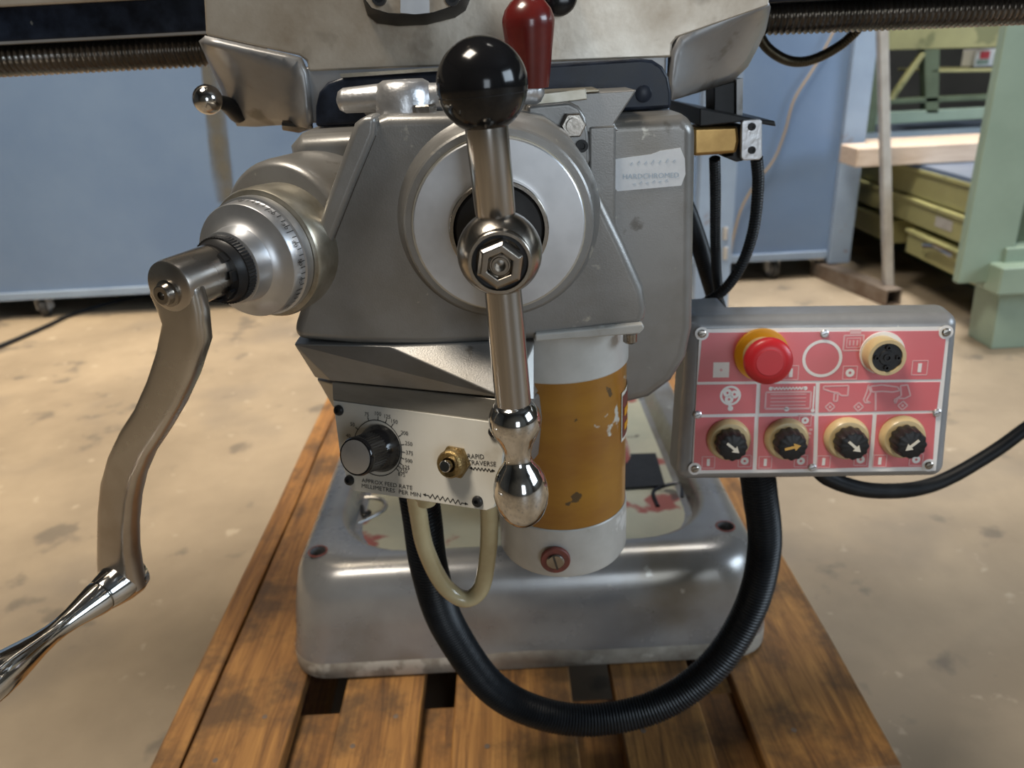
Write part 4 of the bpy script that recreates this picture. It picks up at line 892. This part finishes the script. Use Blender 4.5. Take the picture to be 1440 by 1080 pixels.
# drawers along the rack front
def drawer(z0, z1, y0, y1, off=0.0, slots=()):
    d = obj('drawer', MB().box((RX-off, y0, z0), (RX+0.5, y1, z1)), M_olive, rk, bevel=0.004)
    obj('drawer_rim', MB().box((RX-off-.012, y0, z1-.012), (RX-off+.004, y1, z1)), M_olive, d, bevel=0.002)
    for ys, zs in slots:
        h = obj('label_holder', MB().box((RX-off-.004, ys-.05, zs-.017), (RX-off, ys+.05, zs+.017)), M_postm, d, bevel=0.002)
    return d
drawer(0.335, 0.43, 2.2, 3.9, 0.0)
drawer(0.245, 0.330, 2.2, 3.9, 0.006, ((2.46, 0.285), (3.17, 0.285)))
d1_ = drawer(0.140, 0.225, 2.2, 2.68, 0.004)
drawer(0.140, 0.225, 2.80, 3.9, 0.004, ((3.15, 0.185),))
hc = [PX(x, y, RX-.03) for x, y in ((1300, 345), (1312, 346), (1325, 352), (1342, 360))]
obj('drawer_handle', MB().tube(spline(hc, 6), [0.010]*19, 10), M_chrome, d1_)
obj('rack_plinth', MB().box((RX+.25, 2.2, 0), (RX+0.6, 3.9, 0.1395)), M_dgreen, rk)
obj('rack_shelf', MB().box((RX-.01, 2.2, 0.43), (2.6, 3.9, 0.445)), M_sheet, rk)
# frame behind, above the shelf
obj('rack_post', MB().box((1.50, 3.4, 0.44), (1.60, 3.46, 1.8)), M_dgreen, rk, bevel=0.003)
RB = 3.45
for x, y in ((2.52, 2.22), (2.52, 3.84), (1.50, 3.84)):
    obj('rack_post', MB().box((x, y, 0), (x+.06, y+.06, 1.8)), M_dgreen, rk, bevel=0.003)
def rb(pts, m, dy=.05, name='rack_beam'): return obj(name, MB().prism(outl(pts, RB), (0, dy, 0)), m, rk, bevel=0.003)
rb([(1190, 42), (1420, 28), (1418, 66), (1190, 72)], M_olive, .08)
rb([(1195, 142), (1405, 132), (1405, 140), (1195, 149)], M_dgreen)
rb([(1195, 160), (1400, 150), (1400, 166), (1195, 178)], M_green)
rb([(1300, 70), (1322, 69), (1320, 160), (1302, 160)], M_dgreen)
rb([(1250, 142), (1257, 142), (1304, 74), (1296, 74)], M_olive, .03, 'rack_brace')
rb([(1310, 98), (1410, 96), (1410, 101), (1310, 102)], M_olive, .3, 'upper_shelf')
# timber and sheet on the rack
q0 = P(1204, 229, 2.65)
tb_ = tag(obj('timber_plank', MB().box((q0.x, 2.65, 0.447), (2.5, 2.79, 0.447+0.062)), M_timber, bevel=0.004), 'pale timber plank sticking out of the green rack shelf', 'plank')
tag(obj('timber_plank', MB().box((xr+.07, 2.80, 0.447), (2.3, 2.98, 0.447+0.05)), M_timber, bevel=0.004), 'thinner timber plank lying behind the front plank on the shelf', 'plank')
tag(obj('metal_sheet', MB().box((1.45, 3.07, 0.447), (2.5, 3.36, 0.475)), M_sheet, bevel=0.003), 'blue metal sheet lying on the rack shelf behind the planks', 'sheet')
cb_ = thing('small_carton', P(1390, 96, RB+.1), 'small white carton with red and green print on the upper rack shelf', 'carton')
cz = P(1376, 96.3, RB).z+.003
c0 = P(1376, 97, RB+.06); 
obj('carton_body', MB().box((c0.x, RB+.10, cz), (c0.x+.13, RB+.20, cz+.068)), M_pwhite, cb_, bevel=.002)
obj('carton_red', MB().box((c0.x+.02, RB+.097, cz+.03), (c0.x+.06, RB+.10, cz+.06)), M_estop, cb_)
obj('carton_green', MB().box((c0.x+.01, RB+.097, cz+.008), (c0.x+.06, RB+.10, cz+.028)), M_green, cb_)
